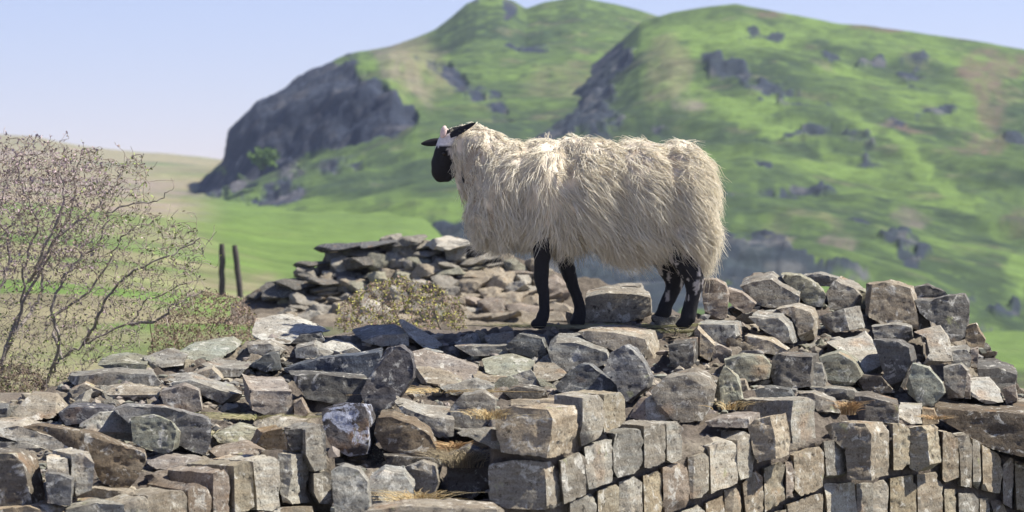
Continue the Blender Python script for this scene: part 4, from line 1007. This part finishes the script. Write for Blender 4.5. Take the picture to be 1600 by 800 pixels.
# heather bank left of the pale slab
def hleaf(lf, p, d):
    c = (GR([.28, .20, .16]) if rng.random() < .75 else GR([.28, .25, .10])) * rng.uniform(.6, 1.25)
    leaf(lf, p, d + rng.normal(size=3) * .04, rng.uniform(.008, .02), rng.uniform(.006, .011), c)
low_shrub('brown heather bank behind the wall left of the large pale tilted slab', 232, 415, 452, 560, 14.2, 2300, 2300, hleaf, 2, None)
low_shrub('brown dead heather at the far left behind the wall under the bare shrub', -60, 80, 560, 640, 13.0, 1100, 1100, hleaf, 3, None)

# ------------------------------------------------ the farther stretch of wall
FW = empty('ruined_wall', at(640, 500, 22), label='farther stretch of tumbled grey rubble wall behind the yellow green shrub', cat='wall')
top2 = lambda x: float(np.interp(x, [370, 400, 445, 460, 500, 512, 560, 600, 640, 700, 740, 760, 800, 840, 900, 980], [468, 452, 448, 432, 410, 386, 380, 380, 374, 373, 376, 388, 400, 412, 430, 450]))
def d2(x, y): return 22.0 - max(y - 380, 0) * .0062 - max(y - 470, 0) * .012 + (abs(x - 700) * .0015)
xs = np.linspace(360, 1000, 100); grid = []
for x in xs:
    r_ = []; y0 = top2(x) + 6; tp = at(x, y0, d2(x, y0)); r_.append(Vector((tp.x, tp.y + 1.6, tp.z - 1.5))); r_.append(Vector((tp.x, tp.y + .9, tp.z - .05)))
    for t in np.linspace(0, 1, 34): y = y0 + (560 - y0) * t; r_.append(at(x, y, d2(x, y) + .05))
    grid.append(r_)
V = GR([[list(p) for p in r_] for r_ in grid]); a, b = V.shape[:2]; V[..., 2] += np.abs(fbm(V * 5, 401, 4)) * .08
n1 = fbm(V * 3, 407, 5); c = lerp3(np.broadcast_to(GR([.15, .125, .095]), V.shape).copy(), GR([.27, .23, .17]), sstep(-.1, .4, n1))
idx = np.arange(a * b).reshape(a, b); Fc = np.stack([idx[:-1, :-1], idx[:-1, 1:], idx[1:, 1:], idx[1:, :-1]], -1).reshape(-1, 4)
link('rubble_core', mesh_np('rubble_core', V.reshape(-1, 3), Fc, True, c.reshape(-1, 3)), COREMAT, FW)
TM2 = [rock_template('stone', 50 + k, d, sub=.14) for k, d in enumerate([(1.3, 1, .7), (1, 1, .8), (1.5, 1, .45), (1.2, .9, .8), (1.7, 1.1, .4)])]
def put2(x, y, s, sq, c, dd=0):
    me = random.choice(TM2); o = bpy.data.objects.new('stone', me); col.objects.link(o); o.parent = FW; o.matrix_parent_inverse = Matrix.Translation(FW.location).inverted()
    o.location = at(x, y, d2(x, y) + dd); o.scale = (s, s * random.uniform(.8, 1.1), s * sq); o.rotation_euler = (random.gauss(.1, .2), random.gauss(0, .15), random.uniform(-.6, .6))
    b = COL[c]; j = random.uniform(.7, 1.1); o.color = (b[0] * j, b[1] * j, b[2] * j * .95, 1)
m2 = 22 / F; n2c = 0
y = 383
while y < 505 and n2c < 289:
    x = 372 + random.uniform(0, 20)
    while x < 850 and n2c < 289:
        w = random.uniform(20, 46)
        if y > top2(x + w / 2) + 3 and not (y > 470 and x < 420):
            coursed = x > 690 and y > 425
            put2(x + w / 2, y + random.uniform(-4, 4) * (not coursed), w * m2 * (1.1 if coursed else 1.0), .8 if coursed else random.uniform(.6, 1.0), random.choice('ttpwt' if coursed else 'gdtwegtg'), -.04); n2c += 1
        x += w * (.96 if random.random() < .85 else 1.3)
    y += random.uniform(10.5, 13)
for (x, y, w, sq, cch) in [(545, 384, 70, .42, 'm'), (595, 380, 60, .4, 'b'), (640, 376, 50, .4, 'g'), (560, 412, 50, .5, 'd'), (470, 442, 56, .4, 'd'), (515, 440, 48, .45, 'd'), (480, 428, 34, .6, 'g'), (490, 412, 40, .6, 'd'), (445, 452, 50, .4, 'd'), (700, 380, 60, .4, 'w'), (740, 380, 40, .4, 'g')]:
    put2(x, y, w * m2, sq, cch, -.15)

# ------------------------------------------------ fence posts in the field
POST = colmat('weathered_wood', .9, 12, .6, 1.2)
def post(x0, y0, x1, y1, w, lab):
    d = 34.0; A = GR(at(x0, y0, d)); B_ = GR(at(x1, y1, d)); b = Batch(); t = np.linspace(0, 1, 9)[:, None]; A = A - GR([0, 0, .35])
    pts = A + (B_ - A) * t + rng.normal(size=(9, 3)) * .003; rr = np.full(9, w * d / F / 2); rr[-1] *= .8
    tube(b, pts, rr, GR([.10, .088, .078]), 8); q = b.n - 8; b.V[0][-8:] *= 1
    b.add(b.V[0][-8:].copy(), GR([[0, 1, 2, 3], [0, 3, 4, 7], [4, 5, 6, 7]]), GR([.14, .125, .11]))
    o = b.build('fence_post', POST); tag(o, lab, 'fence post', 'old fence posts in the field')
post(346, 450, 347, 381, 10, 'upright dark wooden fence post in the field right of the bare shrub')
post(378, 440, 367, 383, 10, 'dark wooden fence post leaning to the left, right of the upright post')

# ------------------------------------------------ grass tufts among the stones
GRASSM = colmat('dry_grass', .85)
def tuft(x, y, n, h, spread, cols_, lab, dd=-.02, lean=(0, 0)):
    p0 = GR(at(x, y, Dr(x, y) + dd if y < 640 or x < 760 else Df(x))); b = Batch()
    for i in range(n):
        r = GR([rng.normal() * spread, rng.normal() * spread * .6, 0]); hh = h * rng.uniform(.4, 1.1); out = GR([r[0] * 1.2 + lean[0] * hh + rng.normal() * .35 * hh, r[1] - .25 * hh + rng.normal() * .2 * hh, 0])
        t = np.linspace(0, 1, 5)[:, None]; pts = p0 + r + GR([0, 0, hh]) * (t * (1 - .35 * t * t)) + out * t * t
        tube(b, pts, GR([.0013, .0012, .001, .0007, .0003]), GR(cols_[i % len(cols_)]) * rng.uniform(.7, 1.25), 3)
    o = b.build('grass_tuft', GRASSM); tag(o, lab, 'grass', 'dry grass tufts among the stones')
STRAW = [(.55, .42, .22), (.48, .34, .16), (.60, .50, .30)]; ORG = [(.44, .28, .14), (.52, .39, .21), (.38, .25, .14)]; MIX = [(.30, .30, .13), (.42, .38, .22), (.36, .32, .2)]; GRN = [(.30, .30, .10), (.42, .38, .16), (.24, .26, .08)]
tuft(712, 706, 420, .05, .026, ORG, 'orange dry grass tuft at the edge of the dark hollow left of the corner block', -.06)
tuft(720, 730, 300, .09, .03, [(.30, .25, .16), (.36, .30, .2)], 'dull brown grass hanging into the dark hollow left of the corner block', -.05)
tuft(652, 790, 240, .065, .03, STRAW, 'pale straw tuft at the bottom of the picture under the rounded stones', -.2)
tuft(1326, 648, 260, .075, .011, ORG, 'orange tuft sticking up between stones above the proud squared blocks', -.15)
tuft(1460, 655, 90, .025, .018, ORG, 'low orange grass beside the big flat brown slab at the right', -.15)
tuft(985, 510, 200, .016, .10, MIX, 'short green grass on the wall top between the front and hind legs of the sheep')
tuft(1060, 520, 140, .018, .04, MIX, 'short green moss and grass under the hind hooves of the sheep')
tuft(400, 655, 320, .028, .05, MIX, 'green yellow grass tuft below the pinkish topped stone in the left rubble')
tuft(330, 680, 200, .022, .05, MIX, 'low green grass right of the large smooth blue-grey slab')
tuft(765, 655, 140, .05, .02, STRAW, 'thin straw blades on the lichen stone left of the corner block')
tuft(1140, 640, 60, .05, .02, STRAW, 'sparse straw blades on the slab right of the leaf shaped stone')
tuft(690, 612, 160, .02, .08, STRAW, 'flattened straw grass on the rubble right of the upright blue-black stone')
tuft(830, 512, 120, .02, .05, MIX, 'short yellow green grass beside the front hoof of the sheep', .12)

# round green shrub at the foot of the crag and scattered boulders
def crown(name, x, y, rx, ry, d, lab, cols_, n, group=None):
    root = empty(name, at(x, y + ry, d), label=lab, cat='shrub', group=group); b = Batch(); m = d / F
    for i in range(n):
        v = rng.normal(size=3); v /= np.linalg.norm(v); v *= rng.uniform(.4, 1) ** .5 * (1 + .25 * math.sin(v[0] * 7 + v[2] * 5)); p = GR(at(x, y, d)) + v * GR([rx * m, rx * m, ry * m])
        leaf(b, p, rng.normal(size=3), .32, .26, GR(cols_[int(rng.integers(len(cols_)))]) * rng.uniform(.6, 1.2))
    b.build('foliage', LEAFM, root, False)
    t = Batch(); p = GR(at(x, y, d)); tube(t, GR([p - GR([0, 0, ry * m * 1.3]), p - GR([0, 0, ry * m * .5]), p]), GR([.15, .12, .06]), GR([.12, .1, .08]), 6); t.build('stem', BARK, root)
crown('hill_shrub', 411, 247, 22, 15, 316, 'rounded bright green shrub at the foot of the dark crag', [(.12, .2, .05), (.16, .26, .06), (.09, .15, .04)], 900)
HAZE = 0.00026
build_haze()
